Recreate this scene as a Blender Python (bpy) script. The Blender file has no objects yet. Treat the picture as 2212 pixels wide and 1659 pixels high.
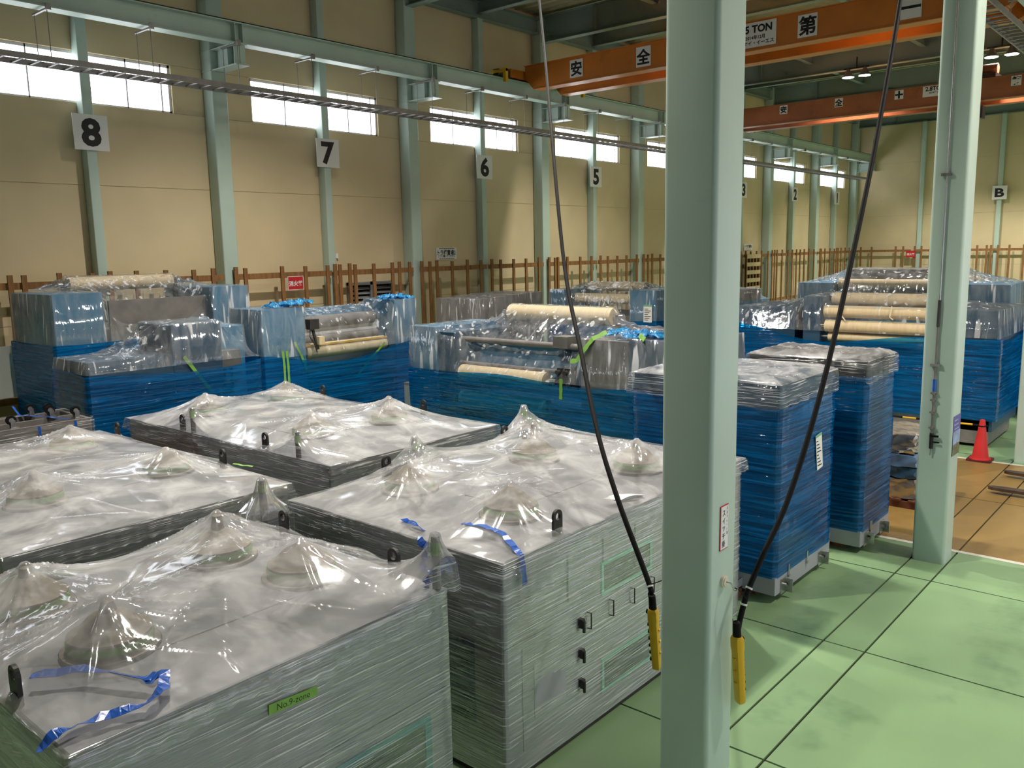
import bpy, math, random
import numpy as np
from mathutils import Vector, Matrix

random.seed(7)
RNG = np.random.RandomState(11)
scene = bpy.context.scene
COL = scene.collection
PI = math.pi

# ------------------------------------------------------------------ camera
CAM_H = 3.7
FPX = 1839.4
yaw, pitch, roll = (math.radians(a) for a in (49.194, 8.996, 1.112))
fwd = Vector((math.sin(yaw) * math.cos(pitch), math.cos(yaw) * math.cos(pitch), -math.sin(pitch)))
r0 = Vector((math.cos(yaw), -math.sin(yaw), 0))
d0 = fwd.cross(r0)
right = r0 * math.cos(roll) + d0 * math.sin(roll)
down = -r0 * math.sin(roll) + d0 * math.cos(roll)
cam_d = bpy.data.cameras.new('camera')
cam_d.sensor_fit = 'HORIZONTAL'
cam_d.sensor_width = 36.0
cam_d.lens = FPX / 2212 * 36
cam_d.clip_start, cam_d.clip_end = 0.05, 200
cam = bpy.data.objects.new('camera', cam_d)
COL.objects.link(cam)
cam.matrix_world = Matrix(((right.x, -down.x, -fwd.x, 0), (right.y, -down.y, -fwd.y, 0), (right.z, -down.z, -fwd.z, CAM_H), (0, 0, 0, 1)))
scene.camera = cam

# ------------------------------------------------------------------ world, exposure, light levels
world = bpy.data.worlds.new('overcast_sky')
scene.world = world
world.use_nodes = True
world.node_tree.nodes['Background'].inputs[0].default_value = (0.86, 0.93, 1.0, 1)
world.node_tree.nodes['Background'].inputs[1].default_value = 1.0
scene.view_settings.view_transform = 'Standard'
scene.view_settings.look = 'None'
scene.view_settings.gamma = 1.0
scene.view_settings.exposure = -0.05
scene.view_settings.use_curve_mapping = False
scene.cycles.transparent_max_bounces = 16
scene.cycles.max_bounces = 5
scene.cycles.diffuse_bounces = 2
scene.cycles.glossy_bounces = 2
scene.cycles.use_adaptive_sampling = True
scene.cycles.adaptive_threshold = 0.05
scene.cycles.adaptive_min_samples = 12
scene.cycles.sample_clamp_indirect = 6.0
scene.cycles.caustics_reflective = False
scene.cycles.caustics_refractive = False
WINDOW_LIGHT = 6.0          # high strip windows of the long wall
SIDE_WINDOW_LIGHT = 1.75     # tall windows of the opposite wall
LAMP_W = 1950.0              # each high bay lamp head pair

# ------------------------------------------------------------------ helpers
def lin(c):
    return tuple(((x / 255) / 12.92 if x / 255 <= 0.04045 else ((x / 255 + 0.055) / 1.055) ** 2.4) for x in c)

def nt(name):
    m = bpy.data.materials.new(name)
    m.use_nodes = True
    t = m.node_tree
    for n in list(t.nodes):
        t.nodes.remove(n)
    out = t.nodes.new('ShaderNodeOutputMaterial')
    return m, t, out

def mat(name, rgb, rough=0.5, metal=0.0, var=0.06, scale=3.0, bump=0.0, bscale=60.0, stretch=(1, 1, 1), spec=0.5, dirt=None):
    m, t, out = nt(name)
    N, L = t.nodes.new, t.links.new
    b = N('ShaderNodeBsdfPrincipled')
    L(b.outputs[0], out.inputs[0])
    c = lin(rgb)
    tc = N('ShaderNodeTexCoord')
    mp = N('ShaderNodeMapping'); mp.inputs['Scale'].default_value = stretch
    L(tc.outputs['Object'], mp.inputs[0])
    nz = N('ShaderNodeTexNoise'); nz.inputs['Scale'].default_value = scale; nz.inputs['Detail'].default_value = 2.5
    L(mp.outputs[0], nz.inputs['Vector'])
    rp = N('ShaderNodeValToRGB')
    rp.color_ramp.elements[0].position = 0.3
    rp.color_ramp.elements[1].position = 0.7
    rp.color_ramp.elements[0].color = tuple(max(0, x * (1 - var * 1.6)) for x in c) + (1,)
    rp.color_ramp.elements[1].color = tuple(min(1, x * (1 + var)) for x in c) + (1,)
    L(nz.outputs[0], rp.inputs[0])
    col = rp.outputs[0]
    if dirt:
        n2 = N('ShaderNodeTexNoise'); n2.inputs['Scale'].default_value = dirt[1]; n2.inputs['Detail'].default_value = 4; n2.inputs['Roughness'].default_value = 0.65
        L(mp.outputs[0], n2.inputs['Vector'])
        r2 = N('ShaderNodeValToRGB'); r2.color_ramp.elements[0].position = dirt[2]; r2.color_ramp.elements[1].position = dirt[2] + 0.18
        L(n2.outputs[0], r2.inputs[0])
        mx = N('ShaderNodeMix'); mx.data_type = 'RGBA'
        mf = N('ShaderNodeMath'); mf.operation = 'MULTIPLY'; mf.inputs[1].default_value = dirt[3]
        L(r2.outputs[0], mf.inputs[0]); L(mf.outputs[0], mx.inputs[0])
        L(col, mx.inputs[6]); mx.inputs[7].default_value = lin(dirt[0]) + (1,)
        col = mx.outputs[2]
    L(col, b.inputs['Base Color'])
    b.inputs['Roughness'].default_value = rough
    b.inputs['Metallic'].default_value = metal
    b.inputs['Specular IOR Level'].default_value = spec
    if bump > 0:
        bn = N('ShaderNodeTexNoise'); bn.inputs['Scale'].default_value = bscale; bn.inputs['Detail'].default_value = 1.5
        L(mp.outputs[0], bn.inputs['Vector'])
        bp = N('ShaderNodeBump'); bp.inputs['Strength'].default_value = bump; bp.inputs['Distance'].default_value = 0.01
        L(bn.outputs[0], bp.inputs['Height']); L(bp.outputs[0], b.inputs['Normal'])
    return m

def emit(name, rgb, strength):
    m, t, out = nt(name)
    e = t.nodes.new('ShaderNodeEmission')
    e.inputs[0].default_value = lin(rgb) + (1,)
    e.inputs[1].default_value = strength
    t.links.new(e.outputs[0], out.inputs[0])
    return m

def film(name, tint, haze_rgb, haze, gloss, rough=0.12, streak=(1.2, 1.2, 22.0), bump=0.55, bdist=0.02, slant=0.0, crumple=4.0, fres=0.45, lines=0.0, lstretch=None, lrot=None, lth=(0.56, 0.63)):
    """thin plastic sheet: mostly see-through, milky haze, sharp gloss, stretched creases as fine relief"""
    m, t, out = nt(name)
    N, L = t.nodes.new, t.links.new
    tr = N('ShaderNodeBsdfTransparent'); tr.inputs[0].default_value = tint + (1,)
    df = N('ShaderNodeBsdfDiffuse'); df.inputs[0].default_value = haze_rgb + (1,)
    gl = N('ShaderNodeBsdfGlossy'); gl.inputs[0].default_value = (0.95, 0.97, 1, 1); gl.inputs['Roughness'].default_value = rough
    tc = N('ShaderNodeTexCoord')
    mp = N('ShaderNodeMapping'); mp.inputs['Scale'].default_value = streak; mp.inputs['Rotation'].default_value = (slant, slant, 0)
    L(tc.outputs['Object'], mp.inputs[0])
    n1 = N('ShaderNodeTexNoise'); n1.inputs['Scale'].default_value = 2.2; n1.inputs['Detail'].default_value = 3; n1.inputs['Roughness'].default_value = 0.62; n1.inputs['Distortion'].default_value = 0.5
    L(mp.outputs[0], n1.inputs['Vector'])
    n2 = N('ShaderNodeTexNoise'); n2.inputs['Scale'].default_value = crumple; n2.inputs['Detail'].default_value = 1.5; n2.inputs['Distortion'].default_value = 1.3
    L(tc.outputs['Object'], n2.inputs['Vector'])
    ad = N('ShaderNodeMath'); ad.operation = 'ADD'
    L(n1.outputs[0], ad.inputs[0]); L(n2.outputs[0], ad.inputs[1])
    bp = N('ShaderNodeBump'); bp.inputs['Strength'].default_value = bump; bp.inputs['Distance'].default_value = bdist
    L(ad.outputs[0], bp.inputs['Height'])
    for s in (gl, df):
        L(bp.outputs[0], s.inputs['Normal'])
    # haze follows the layers of the sheet
    hz = N('ShaderNodeMapRange'); hz.inputs[1].default_value = 0.38; hz.inputs[2].default_value = 0.70
    hz.inputs[3].default_value = haze * 0.5; hz.inputs[4].default_value = min(0.95, haze * 2.2)
    L(n1.outputs[0], hz.inputs[0])
    hzo = hz.outputs[0]
    if lines > 0:      # thin fold lines, whitened to paint in the glints of the film
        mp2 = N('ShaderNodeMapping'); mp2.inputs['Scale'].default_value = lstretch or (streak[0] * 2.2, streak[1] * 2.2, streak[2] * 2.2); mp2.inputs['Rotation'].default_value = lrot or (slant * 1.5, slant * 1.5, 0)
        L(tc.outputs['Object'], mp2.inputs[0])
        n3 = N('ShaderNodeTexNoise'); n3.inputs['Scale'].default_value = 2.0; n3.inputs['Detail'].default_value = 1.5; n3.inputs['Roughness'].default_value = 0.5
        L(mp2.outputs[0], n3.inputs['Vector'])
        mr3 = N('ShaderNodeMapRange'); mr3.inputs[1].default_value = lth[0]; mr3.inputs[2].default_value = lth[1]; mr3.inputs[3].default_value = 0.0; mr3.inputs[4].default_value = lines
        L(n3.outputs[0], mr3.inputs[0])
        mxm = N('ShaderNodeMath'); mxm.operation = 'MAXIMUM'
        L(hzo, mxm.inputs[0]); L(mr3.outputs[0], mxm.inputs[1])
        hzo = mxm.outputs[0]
    m1 = N('ShaderNodeMixShader'); L(hzo, m1.inputs[0]); L(tr.outputs[0], m1.inputs[1]); L(df.outputs[0], m1.inputs[2])
    lw = N('ShaderNodeLayerWeight'); lw.inputs[0].default_value = 0.25
    L(bp.outputs[0], lw.inputs['Normal'])
    mr = N('ShaderNodeMapRange'); mr.inputs[3].default_value = gloss; mr.inputs[4].default_value = min(0.85, gloss + fres)
    L(lw.outputs['Fresnel'], mr.inputs[0])
    m2 = N('ShaderNodeMixShader'); L(mr.outputs[0], m2.inputs[0]); L(m1.outputs[0], m2.inputs[1]); L(gl.outputs[0], m2.inputs[2])
    L(m2.outputs[0], out.inputs[0])
    return m

class MB:
    """collects shapes in local coordinates (origin o is subtracted) and links them as ONE mesh"""
    def __init__(s, o=(0, 0, 0)):
        s.v, s.f, s.o = [], [], o
    def add(s, vs, fs):
        k = len(s.v)
        s.v += [(p[0] - s.o[0], p[1] - s.o[1], p[2] - s.o[2]) for p in vs]
        s.f += [tuple(i + k for i in f) for f in fs]
        return s
    def box(s, x0, y0, z0, x1, y1, z1):
        return s.add([(x0, y0, z0), (x1, y0, z0), (x1, y1, z0), (x0, y1, z0), (x0, y0, z1), (x1, y0, z1), (x1, y1, z1), (x0, y1, z1)],
                     [(0, 3, 2, 1), (4, 5, 6, 7), (0, 1, 5, 4), (1, 2, 6, 5), (2, 3, 7, 6), (3, 0, 4, 7)])
    def prism(s, pts, axis, a, b):
        """pts: polygon in the two other axes (x,y,z order), extruded along axis a..b"""
        n = len(pts)
        def P(p, t):
            return {'x': (t, p[0], p[1]), 'y': (p[0], t, p[1]), 'z': (p[0], p[1], t)}[axis]
        vs = [P(p, a) for p in pts] + [P(p, b) for p in pts]
        fs = [tuple(range(n - 1, -1, -1)), tuple(range(n, 2 * n))] + [(i, (i + 1) % n, n + (i + 1) % n, n + i) for i in range(n)]
        return s.add(vs, fs)
    def rbox(s, x0, y0, z0, x1, y1, z1, r=0.03, n=4):
        pts = []
        for cx, cy, a0 in ((x1 - r, y1 - r, 0), (x0 + r, y1 - r, 90), (x0 + r, y0 + r, 180), (x1 - r, y0 + r, 270)):
            for k in range(n + 1):
                a = math.radians(a0 + 90 * k / n)
                pts.append((cx + r * math.cos(a), cy + r * math.sin(a)))
        return s.prism(pts, 'z', z0, z1)
    def cyl(s, p, q, r, n=16, r2=None, cap=True):
        p, q = Vector(p), Vector(q)
        r2 = r if r2 is None else r2
        d = (q - p).normalized()
        u = d.cross(Vector((0, 0, 1)) if abs(d.z) < 0.9 else Vector((1, 0, 0))).normalized()
        w = d.cross(u)
        vs, fs = [], []
        for c, rr in ((p, r), (q, r2)):
            for k in range(n):
                a = 2 * PI * k / n
                vs.append(tuple(c + u * (rr * math.cos(a)) + w * (rr * math.sin(a))))
        fs = [(k, (k + 1) % n, n + (k + 1) % n, n + k) for k in range(n)]
        if cap:
            fs += [tuple(range(n - 1, -1, -1)), tuple(range(n, 2 * n))]
        return s.add(vs, fs)
    def tube(s, pts, r, n=8):
        pts = [Vector(p) for p in pts]
        rings = []
        up = Vector((0.3, 0.7, 0.2)).normalized()
        for i, p in enumerate(pts):
            d = (pts[min(i + 1, len(pts) - 1)] - pts[max(i - 1, 0)]).normalized()
            u = d.cross(up).normalized()
            w = d.cross(u)
            rings.append([tuple(p + u * (r * math.cos(2 * PI * k / n)) + w * (r * math.sin(2 * PI * k / n))) for k in range(n)])
        vs = [v for rg in rings for v in rg]
        fs = []
        for i in range(len(pts) - 1):
            for k in range(n):
                fs.append((i * n + k, i * n + (k + 1) % n, (i + 1) * n + (k + 1) % n, (i + 1) * n + k))
        fs += [tuple(range(n - 1, -1, -1)), tuple((len(pts) - 1) * n + k for k in range(n))]
        return s.add(vs, fs)
    def lathe(s, c, prof, n=24):
        vs, fs = [], []
        for r, z in prof:
            for k in range(n):
                a = 2 * PI * k / n
                vs.append((c[0] + r * math.cos(a), c[1] + r * math.sin(a), c[2] + z))
        for i in range(len(prof) - 1):
            for k in range(n):
                fs.append((i * n + k, i * n + (k + 1) % n, (i + 1) * n + (k + 1) % n, (i + 1) * n + k))
        fs += [tuple(range(n - 1, -1, -1)), tuple((len(prof) - 1) * n + k for k in range(n))]
        return s.add(vs, fs)
    def grid(s, P):
        m, n = P.shape[:2]
        vs = [tuple(p) for p in P.reshape(-1, 3)]
        fs = [(i * n + j, (i + 1) * n + j, (i + 1) * n + j + 1, i * n + j + 1) for i in range(m - 1) for j in range(n - 1)]
        return s.add(vs, fs)
    def ibeam_x(s, x0, x1, yc, z0, z1, w, tf=0.02, tw=0.014):
        h = w / 2
        return s.prism([(yc - h, z0), (yc + h, z0), (yc + h, z0 + tf), (yc + tw / 2, z0 + tf), (yc + tw / 2, z1 - tf), (yc + h, z1 - tf), (yc + h, z1), (yc - h, z1),
                        (yc - h, z1 - tf), (yc - tw / 2, z1 - tf), (yc - tw / 2, z0 + tf), (yc - h, z0 + tf)], 'x', x0, x1)
    def ibeam_y(s, y0, y1, xc, z0, z1, w, tf=0.02, tw=0.014):
        h = w / 2
        return s.prism([(xc - h, z0), (xc + h, z0), (xc + h, z0 + tf), (xc + tw / 2, z0 + tf), (xc + tw / 2, z1 - tf), (xc + h, z1 - tf), (xc + h, z1), (xc - h, z1),
                        (xc - h, z1 - tf), (xc - tw / 2, z1 - tf), (xc - tw / 2, z0 + tf), (xc - h, z0 + tf)], 'y', y0, y1)
    def build(s, name, m, parent=None, smooth=False, angle=40):
        me = bpy.data.meshes.new(name)
        me.from_pydata(s.v, [], s.f)
        me.materials.append(M[m] if isinstance(m, str) else m)
        if smooth:
            me.shade_smooth()
            me.set_sharp_from_angle(angle=math.radians(angle))
        me.update()
        o = bpy.data.objects.new(name, me)
        COL.objects.link(o)
        if parent:
            o.parent = parent
        return o

def tag(o, label=None, cat=None, group=None, kind=None):
    if label: o['label'] = label
    if cat: o['category'] = cat
    if group: o['group'] = group
    if kind: o['kind'] = kind
    return o

def thing(name, label, cat, loc=(0, 0, 0), rz=0.0, group=None):
    o = bpy.data.objects.new(name, None)
    COL.objects.link(o)
    o.location = loc
    o.rotation_euler.z = rz
    return tag(o, label, cat, group)

def dup(o, name, loc, parent=None):
    c = o.copy()
    c.name = name
    COL.objects.link(c)
    c.location = loc
    if parent: c.parent = parent
    return c

def text(s, size, name, m, loc, rz=0.0, parent=None, bold=0.0, sx=1.0, align='CENTER', tilt=0.0):
    """lettering as a flat mesh facing local -y, centred on loc"""
    c = bpy.data.curves.new(name, 'FONT')
    c.body = s
    c.size = size
    c.align_x = align
    c.align_y = 'CENTER'
    c.offset = bold
    c.resolution_u = 3
    o = bpy.data.objects.new(name, c)
    COL.objects.link(o)
    bpy.context.view_layer.update()
    me = bpy.data.meshes.new_from_object(o.evaluated_get(bpy.context.evaluated_depsgraph_get()))
    bpy.data.objects.remove(o)
    co = np.array([v.co for v in me.vertices])
    if len(co):
        mid = (co.min(0) + co.max(0)) / 2
        if align != 'CENTER':
            mid[0] = 0
        ct, st = math.cos(tilt), math.sin(tilt)
        for v in me.vertices:
            x, y = (v.co.x - mid[0]) * sx, v.co.y - mid[1]
            v.co = (x * ct - y * st, 0, x * st + y * ct)
    me.materials.clear()
    me.materials.append(M[m])
    t = bpy.data.objects.new(name, me)
    COL.objects.link(t)
    t.location = loc
    t.rotation_euler.z = rz
    if parent: t.parent = parent
    return t

def vnoise(x, y, seed=0):
    r = np.random.RandomState(seed).rand(64, 64)
    xi, yi = np.floor(x).astype(int), np.floor(y).astype(int)
    fx, fy = x - xi, y - yi
    fx, fy = fx * fx * (3 - 2 * fx), fy * fy * (3 - 2 * fy)
    a, b = r[xi % 64, yi % 64], r[(xi + 1) % 64, yi % 64]
    c, d = r[xi % 64, (yi + 1) % 64], r[(xi + 1) % 64, (yi + 1) % 64]
    return (a * (1 - fx) + b * fx) * (1 - fy) + (c * (1 - fx) + d * fx) * fy

def relax(sup, edge, iters=260):
    """taut sheet over obstacles: height >= sup, boundary fixed to edge"""
    m, n = sup.shape
    if min(m, n) > 24 and (m - 1) % 2 == 0 and (n - 1) % 2 == 0:
        p = np.pad(sup, 1, mode='edge')
        mx = sup.copy()
        for i in range(3):
            for j in range(3):
                mx = np.maximum(mx, p[i:i + m, j:j + n])
        c = relax(mx[::2, ::2], edge[::2, ::2], iters)
        Z = np.zeros((m, n))
        Z[::2, ::2] = c
        Z[1::2, ::2] = (c[:-1] + c[1:]) / 2
        Z[:, 1::2] = (Z[:, :-2:2] + Z[:, 2::2]) / 2
    else:
        Z = np.maximum(sup, edge)
    Z[0], Z[-1], Z[:, 0], Z[:, -1] = edge[0], edge[-1], edge[:, 0], edge[:, -1]
    Z[1:-1, 1:-1] = np.maximum(Z[1:-1, 1:-1], sup[1:-1, 1:-1])
    for _ in range(iters):
        Z[1:-1, 1:-1] = np.maximum(0.25 * (Z[:-2, 1:-1] + Z[2:, 1:-1] + Z[1:-1, :-2] + Z[1:-1, 2:]), sup[1:-1, 1:-1])
    return Z

def creases(X, Y, seed, amp, n=5, freq=1.6):
    """long soft folds in a few directions"""
    rs = np.random.RandomState(seed)
    out = np.zeros_like(X)
    for k in range(n):
        a = rs.rand() * PI
        u = X * math.cos(a) + Y * math.sin(a)
        w = -X * math.sin(a) + Y * math.cos(a)
        q = vnoise(u * freq * 3.2 + 9 * k + 40 + vnoise(w * 1.3 + 30, u * .7 + 30, seed + k) * 1.5, w * freq * 0.5 + 50, seed + 31 + k)
        rdg = 1 - np.abs(2 * q - 1)
        out += rdg ** 4 * (0.4 + rs.rand())
    return out * amp / n * 1.6

def line_creases(X, Y, seed, n, length, width, h, origins=None, avoid=0.0):
    """thin straight folds: segments with a narrow bell cross-section; from origins outwards or anywhere"""
    rs = np.random.RandomState(seed)
    out = np.zeros_like(X)
    x0, x1, y0, y1 = X.min(), X.max(), Y.min(), Y.max()
    for k in range(n):
        if origins:
            ox, oy = origins[k % len(origins)]
        else:
            ox, oy = x0 + (x1 - x0) * rs.rand(), y0 + (y1 - y0) * rs.rand()
        a = rs.rand() * 2 * PI
        L = length * (.35 + .9 * rs.rand())
        w = width * (.6 + .8 * rs.rand())
        bend = (rs.rand() - .5) * .5
        u = (X - ox) * math.cos(a) + (Y - oy) * math.sin(a)
        v = -(X - ox) * math.sin(a) + (Y - oy) * math.cos(a) - bend * u * u
        env = np.clip((u - avoid) / .08, 0, 1) * np.clip((L - u) / (L * .5), 0, 1)
        out += h * (.4 + .9 * rs.rand()) * env * (np.exp(-(v / w) ** 2) - .55 * np.exp(-((v - 1.7 * w) / w) ** 2))
    return out

def sheet_object(name, X, Y, Z, m, parent, skirt=None):
    """grid sheet; skirt(s array 0..1) -> drop lengths of the hanging rim"""
    mb = MB()
    P = np.stack([X, Y, Z], -1)
    mb.grid(P)
    if skirt is not None:
        a, b = Z.shape
        idx = [i * b for i in range(a)] + [(a - 1) * b + j for j in range(1, b)] + [i * b + b - 1 for i in range(a - 2, -1, -1)] + [j for j in range(b - 2, 0, -1)]
        cx, cy = X.mean(), Y.mean()
        k = len(idx)
        drop = skirt(np.arange(k) / k)
        base = len(mb.v)
        fl = P.reshape(-1, 3)
        rows = 4
        for r in range(1, rows + 1):
            for q, i in enumerate(idx):
                x, y, z = fl[i]
                ox, oy = np.sign(x - cx) * 0.012 * r ** .5 * (abs(x - cx) > abs(X[0, 0] - cx) * .999), np.sign(y - cy) * 0.012 * r ** .5 * (abs(y - cy) > abs(Y[0, 0] - cy) * .999)
                wv = 0.008 * math.sin(q * 0.9) * r / rows
                mb.v.append((x + ox * (1 + wv * 60), y + oy * (1 + wv * 60), z - drop[q] * r / rows))
        for q in range(k):
            q2 = (q + 1) % k
            mb.f.append((idx[q], base + q, base + q2, idx[q2]))
            for r in range(rows - 1):
                mb.f.append((base + r * k + q, base + (r + 1) * k + q, base + (r + 1) * k + q2, base + r * k + q2))
    ob = mb.build(name, m, parent, smooth=True, angle=180)
    if skirt is not None:
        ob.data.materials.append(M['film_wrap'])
        nf = (Z.shape[0] - 1) * (Z.shape[1] - 1)
        mi = np.zeros(len(ob.data.polygons), dtype=np.int32)
        mi[nf:] = 1
        ob.data.polygons.foreach_set('material_index', mi)
    return ob

def wrap_band(name, x0, x1, y0, y1, zb, ztop, m, parent, seed=0, amp=0.006, step=0.07, rows=14, r=0.03):
    """stretch film wound round a box; ztop(s,x,y)->height"""
    pts = []
    def seg(a, b):
        L = math.hypot(b[0] - a[0], b[1] - a[1])
        k = max(2, int(L / step))
        for i in range(k):
            pts.append((a[0] + (b[0] - a[0]) * i / k, a[1] + (b[1] - a[1]) * i / k))
    c = [(x0, y0), (x1, y0), (x1, y1), (x0, y1)]
    seg((x0 + r, y0), (x1 - r, y0)); seg((x1 - r, y0), (x1, y0 + r)); seg((x1, y0 + r), (x1, y1 - r)); seg((x1, y1 - r), (x1 - r, y1))
    seg((x1 - r, y1), (x0 + r, y1)); seg((x0 + r, y1), (x0, y1 - r)); seg((x0, y1 - r), (x0, y0 + r)); seg((x0, y0 + r), (x0 + r, y0))
    k = len(pts)
    cx, cy = (x0 + x1) / 2, (y0 + y1) / 2
    s = np.arange(k + 1) * step
    per = np.array(pts + [pts[0]])
    tops = np.array([ztop(p[0], p[1]) for p in per])
    V = np.zeros((rows + 1, k + 1, 3))
    for i in range(rows + 1):
        t = i / rows
        z = zb + (tops - zb) * t
        ds = vnoise(s * 0.8 + 20, np.full(k + 1, i * 1.7) + 20, seed) - 0.5 + 0.6 * (vnoise(s * 2.7 + 20, np.full(k + 1, i * 2.3) + 11, seed + 3) - 0.5)
        nx, ny = np.sign(per[:, 0] - cx) * (np.abs(per[:, 0] - cx) > (x1 - x0) / 2 - r), np.sign(per[:, 1] - cy) * (np.abs(per[:, 1] - cy) > (y1 - y0) / 2 - r)
        V[i, :, 0] = per[:, 0] + nx * (ds + .5) * amp
        V[i, :, 1] = per[:, 1] + ny * (ds + .5) * amp
        V[i, :, 2] = z
    V[:, -1] = V[:, 0]
    return MB().grid(V).build(name, m, parent, smooth=True, angle=60)

# ------------------------------------------------------------------ materials
M = {}
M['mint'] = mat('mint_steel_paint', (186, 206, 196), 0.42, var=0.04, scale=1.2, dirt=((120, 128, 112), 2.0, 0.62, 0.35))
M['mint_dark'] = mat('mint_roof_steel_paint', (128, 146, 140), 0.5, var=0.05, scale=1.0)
M['wall'] = mat('beige_wall_board', (220, 202, 164), 0.85, var=0.05, scale=0.7, bump=0.12, bscale=90, dirt=((150, 132, 98), 1.4, 0.66, 0.3))
M['wall_joint'] = mat('wall_joint_shadow_gap', (198, 180, 142), 0.9)
M['floor_green'] = mat('green_epoxy_floor', (138, 170, 126), 0.32, var=0.10, scale=0.9, bump=0.03, bscale=25, dirt=((84, 116, 88), 1.1, 0.55, 0.55))
M['floor_tan'] = mat('tan_epoxy_floor', (148, 120, 66), 0.38, var=0.10, scale=0.9, bump=0.03, bscale=25, dirt=((122, 92, 52), 1.3, 0.55, 0.6))
M['joint'] = mat('floor_joint', (52, 58, 46), 0.9)
M['white_line'] = mat('white_floor_line', (214, 212, 200), 0.6, var=0.08, scale=8)
M['deck'] = mat('cream_roof_deck', (176, 170, 134), 0.6, var=0.05)
M['orange'] = mat('orange_crane_paint', (202, 120, 42), 0.38, var=0.08, scale=1.5, dirt=((130, 74, 24), 2.2, 0.6, 0.4))
M['orange_dull'] = mat('brown_orange_crane_paint', (164, 98, 62), 0.45, var=0.08, scale=1.5, dirt=((110, 58, 34), 2.2, 0.58, 0.5))
M['yellow'] = mat('yellow_paint', (226, 178, 28), 0.42, var=0.06, dirt=((120, 92, 30), 9, 0.62, 0.5))
M['black'] = mat('black_rubber', (16, 16, 17), 0.7, var=0.1, spec=0.2)
M['dark_steel'] = mat('dark_steel', (48, 46, 46), 0.5, metal=0.4, var=0.2, scale=12)
M['white'] = mat('white_board', (232, 232, 232), 0.55, var=0.02)
M['ink'] = mat('black_ink', (18, 18, 22), 0.6, var=0.0)
M['red'] = mat('red_sign', (196, 34, 44), 0.5, var=0.04)
M['sash'] = mat('pale_window_sash', (226, 228, 234), 0.4, var=0.02)
M['alu'] = mat('aluminium', (168, 172, 180), 0.4, metal=0.6, var=0.05)
M['galv'] = mat('galvanised_tray', (150, 146, 146), 0.45, metal=0.5, var=0.12, scale=6)
M['wood'] = mat('brown_timber', (146, 104, 62), 0.75, var=0.22, scale=4, stretch=(4, 4, 0.5), bump=0.2, bscale=30)
M['crate_wood'] = mat('reddish_timber', (120, 70, 46), 0.8, var=0.2, scale=6)
M['grey_case'] = mat('grey_cabinet_paint', (148, 150, 156), 0.45, var=0.04, scale=1.2, dirt=((110, 110, 112), 2.0, 0.62, 0.35))
M['grey_dark'] = mat('dark_grey_end_panel', (112, 108, 106), 0.5, var=0.06, scale=2)
M['plinth'] = mat('pale_grey_plinth', (162, 164, 172), 0.45, var=0.05)
M['teal'] = mat('teal_window_frame', (58, 140, 148), 0.4, var=0.05)
M['mint_tape'] = mat('mint_window_seal', (120, 196, 170), 0.5, var=0.06)
M['dark_glass'] = mat('dark_window_glass', (34, 52, 58), 0.12, var=0.1, spec=0.7)
M['damper'] = mat('damper_casting', (150, 140, 124), 0.6, var=0.2, scale=9, dirt=((92, 84, 74), 14, 0.55, 0.6))
M['damper_base'] = mat('damper_gasket', (58, 56, 56), 0.7, var=0.2, scale=14)
M['green_tape'] = mat('green_masking_tape', (126, 176, 80), 0.5, var=0.06, scale=9)
M['blue_tape'] = mat('blue_tape', (38, 92, 186), 0.28, var=0.12, scale=14, bump=0.3, bscale=30)
M['machine_blue'] = mat('steel_blue_machine_paint', (66, 124, 160), 0.42, var=0.05, scale=1.5)
M['machine_deep'] = mat('deep_blue_machine_paint', (46, 78, 104), 0.45, var=0.06, scale=1.5)
M['machine_grey'] = mat('machine_grey', (120, 116, 114), 0.45, var=0.15, scale=4)
M['machine_dark'] = mat('machine_dark_casting', (58, 54, 54), 0.5, var=0.2, scale=6)
M['steel'] = mat('bright_steel', (190, 190, 190), 0.25, metal=0.9, var=0.06)
M['cream_roll'] = mat('cream_paper_roll', (226, 204, 164), 0.6, var=0.06, scale=3, stretch=(6, 1, 1))
M['tie'] = mat('pale_tie_cord', (236, 222, 196), 0.6)
M['charcoal'] = mat('charcoal_panel', (40, 42, 50), 0.5, var=0.1)
M['cone_red'] = mat('red_cone_plastic', (206, 42, 42), 0.45, var=0.06)
M['cone_base'] = mat('dark_red_cone_base', (92, 26, 30), 0.6)
M['paper'] = mat('white_paper', (240, 240, 240), 0.7, var=0.01)
M['paper_green'] = mat('green_print', (112, 190, 140), 0.7, var=0.01)
M['poster_violet'] = mat('violet_poster_print', (92, 84, 160), 0.5, var=0.05)
M['poster_sky'] = mat('pale_poster_print', (150, 168, 206), 0.5, var=0.25, scale=9)
M['poster_land'] = mat('olive_poster_print', (110, 112, 84), 0.5, var=0.35, scale=16)
M['foil'] = mat('silver_foil', (206, 198, 186), 0.22, metal=0.85, var=0.15, scale=5, bump=0.9, bscale=5)
M['blue_sheet'] = mat('pale_blue_sheet', (120, 152, 190), 0.2, metal=0.2, var=0.2, scale=3, bump=0.6, bscale=5)
M['fork'] = mat('worn_fork_steel', (92, 76, 66), 0.5, metal=0.5, var=0.25, scale=7)
M['magnet'] = mat('cream_magnet', (226, 216, 196), 0.4)
M['window_light'] = emit('daylight_frosted_pane', (246, 249, 255), WINDOW_LIGHT)
M['side_light'] = emit('daylight_side_pane', (232, 236, 255), SIDE_WINDOW_LIGHT)
M['lamp_glow'] = emit('lamp_glow', (255, 250, 236), 40.0)
M['film'] = film('clear_film_cover', (0.97, 0.97, 0.97), (0.86, 0.86, 0.88), 0.26, 0.09, 0.10, streak=(1.2, 1.2, 1.2), bump=0.08, bdist=0.02, crumple=2.5)
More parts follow.
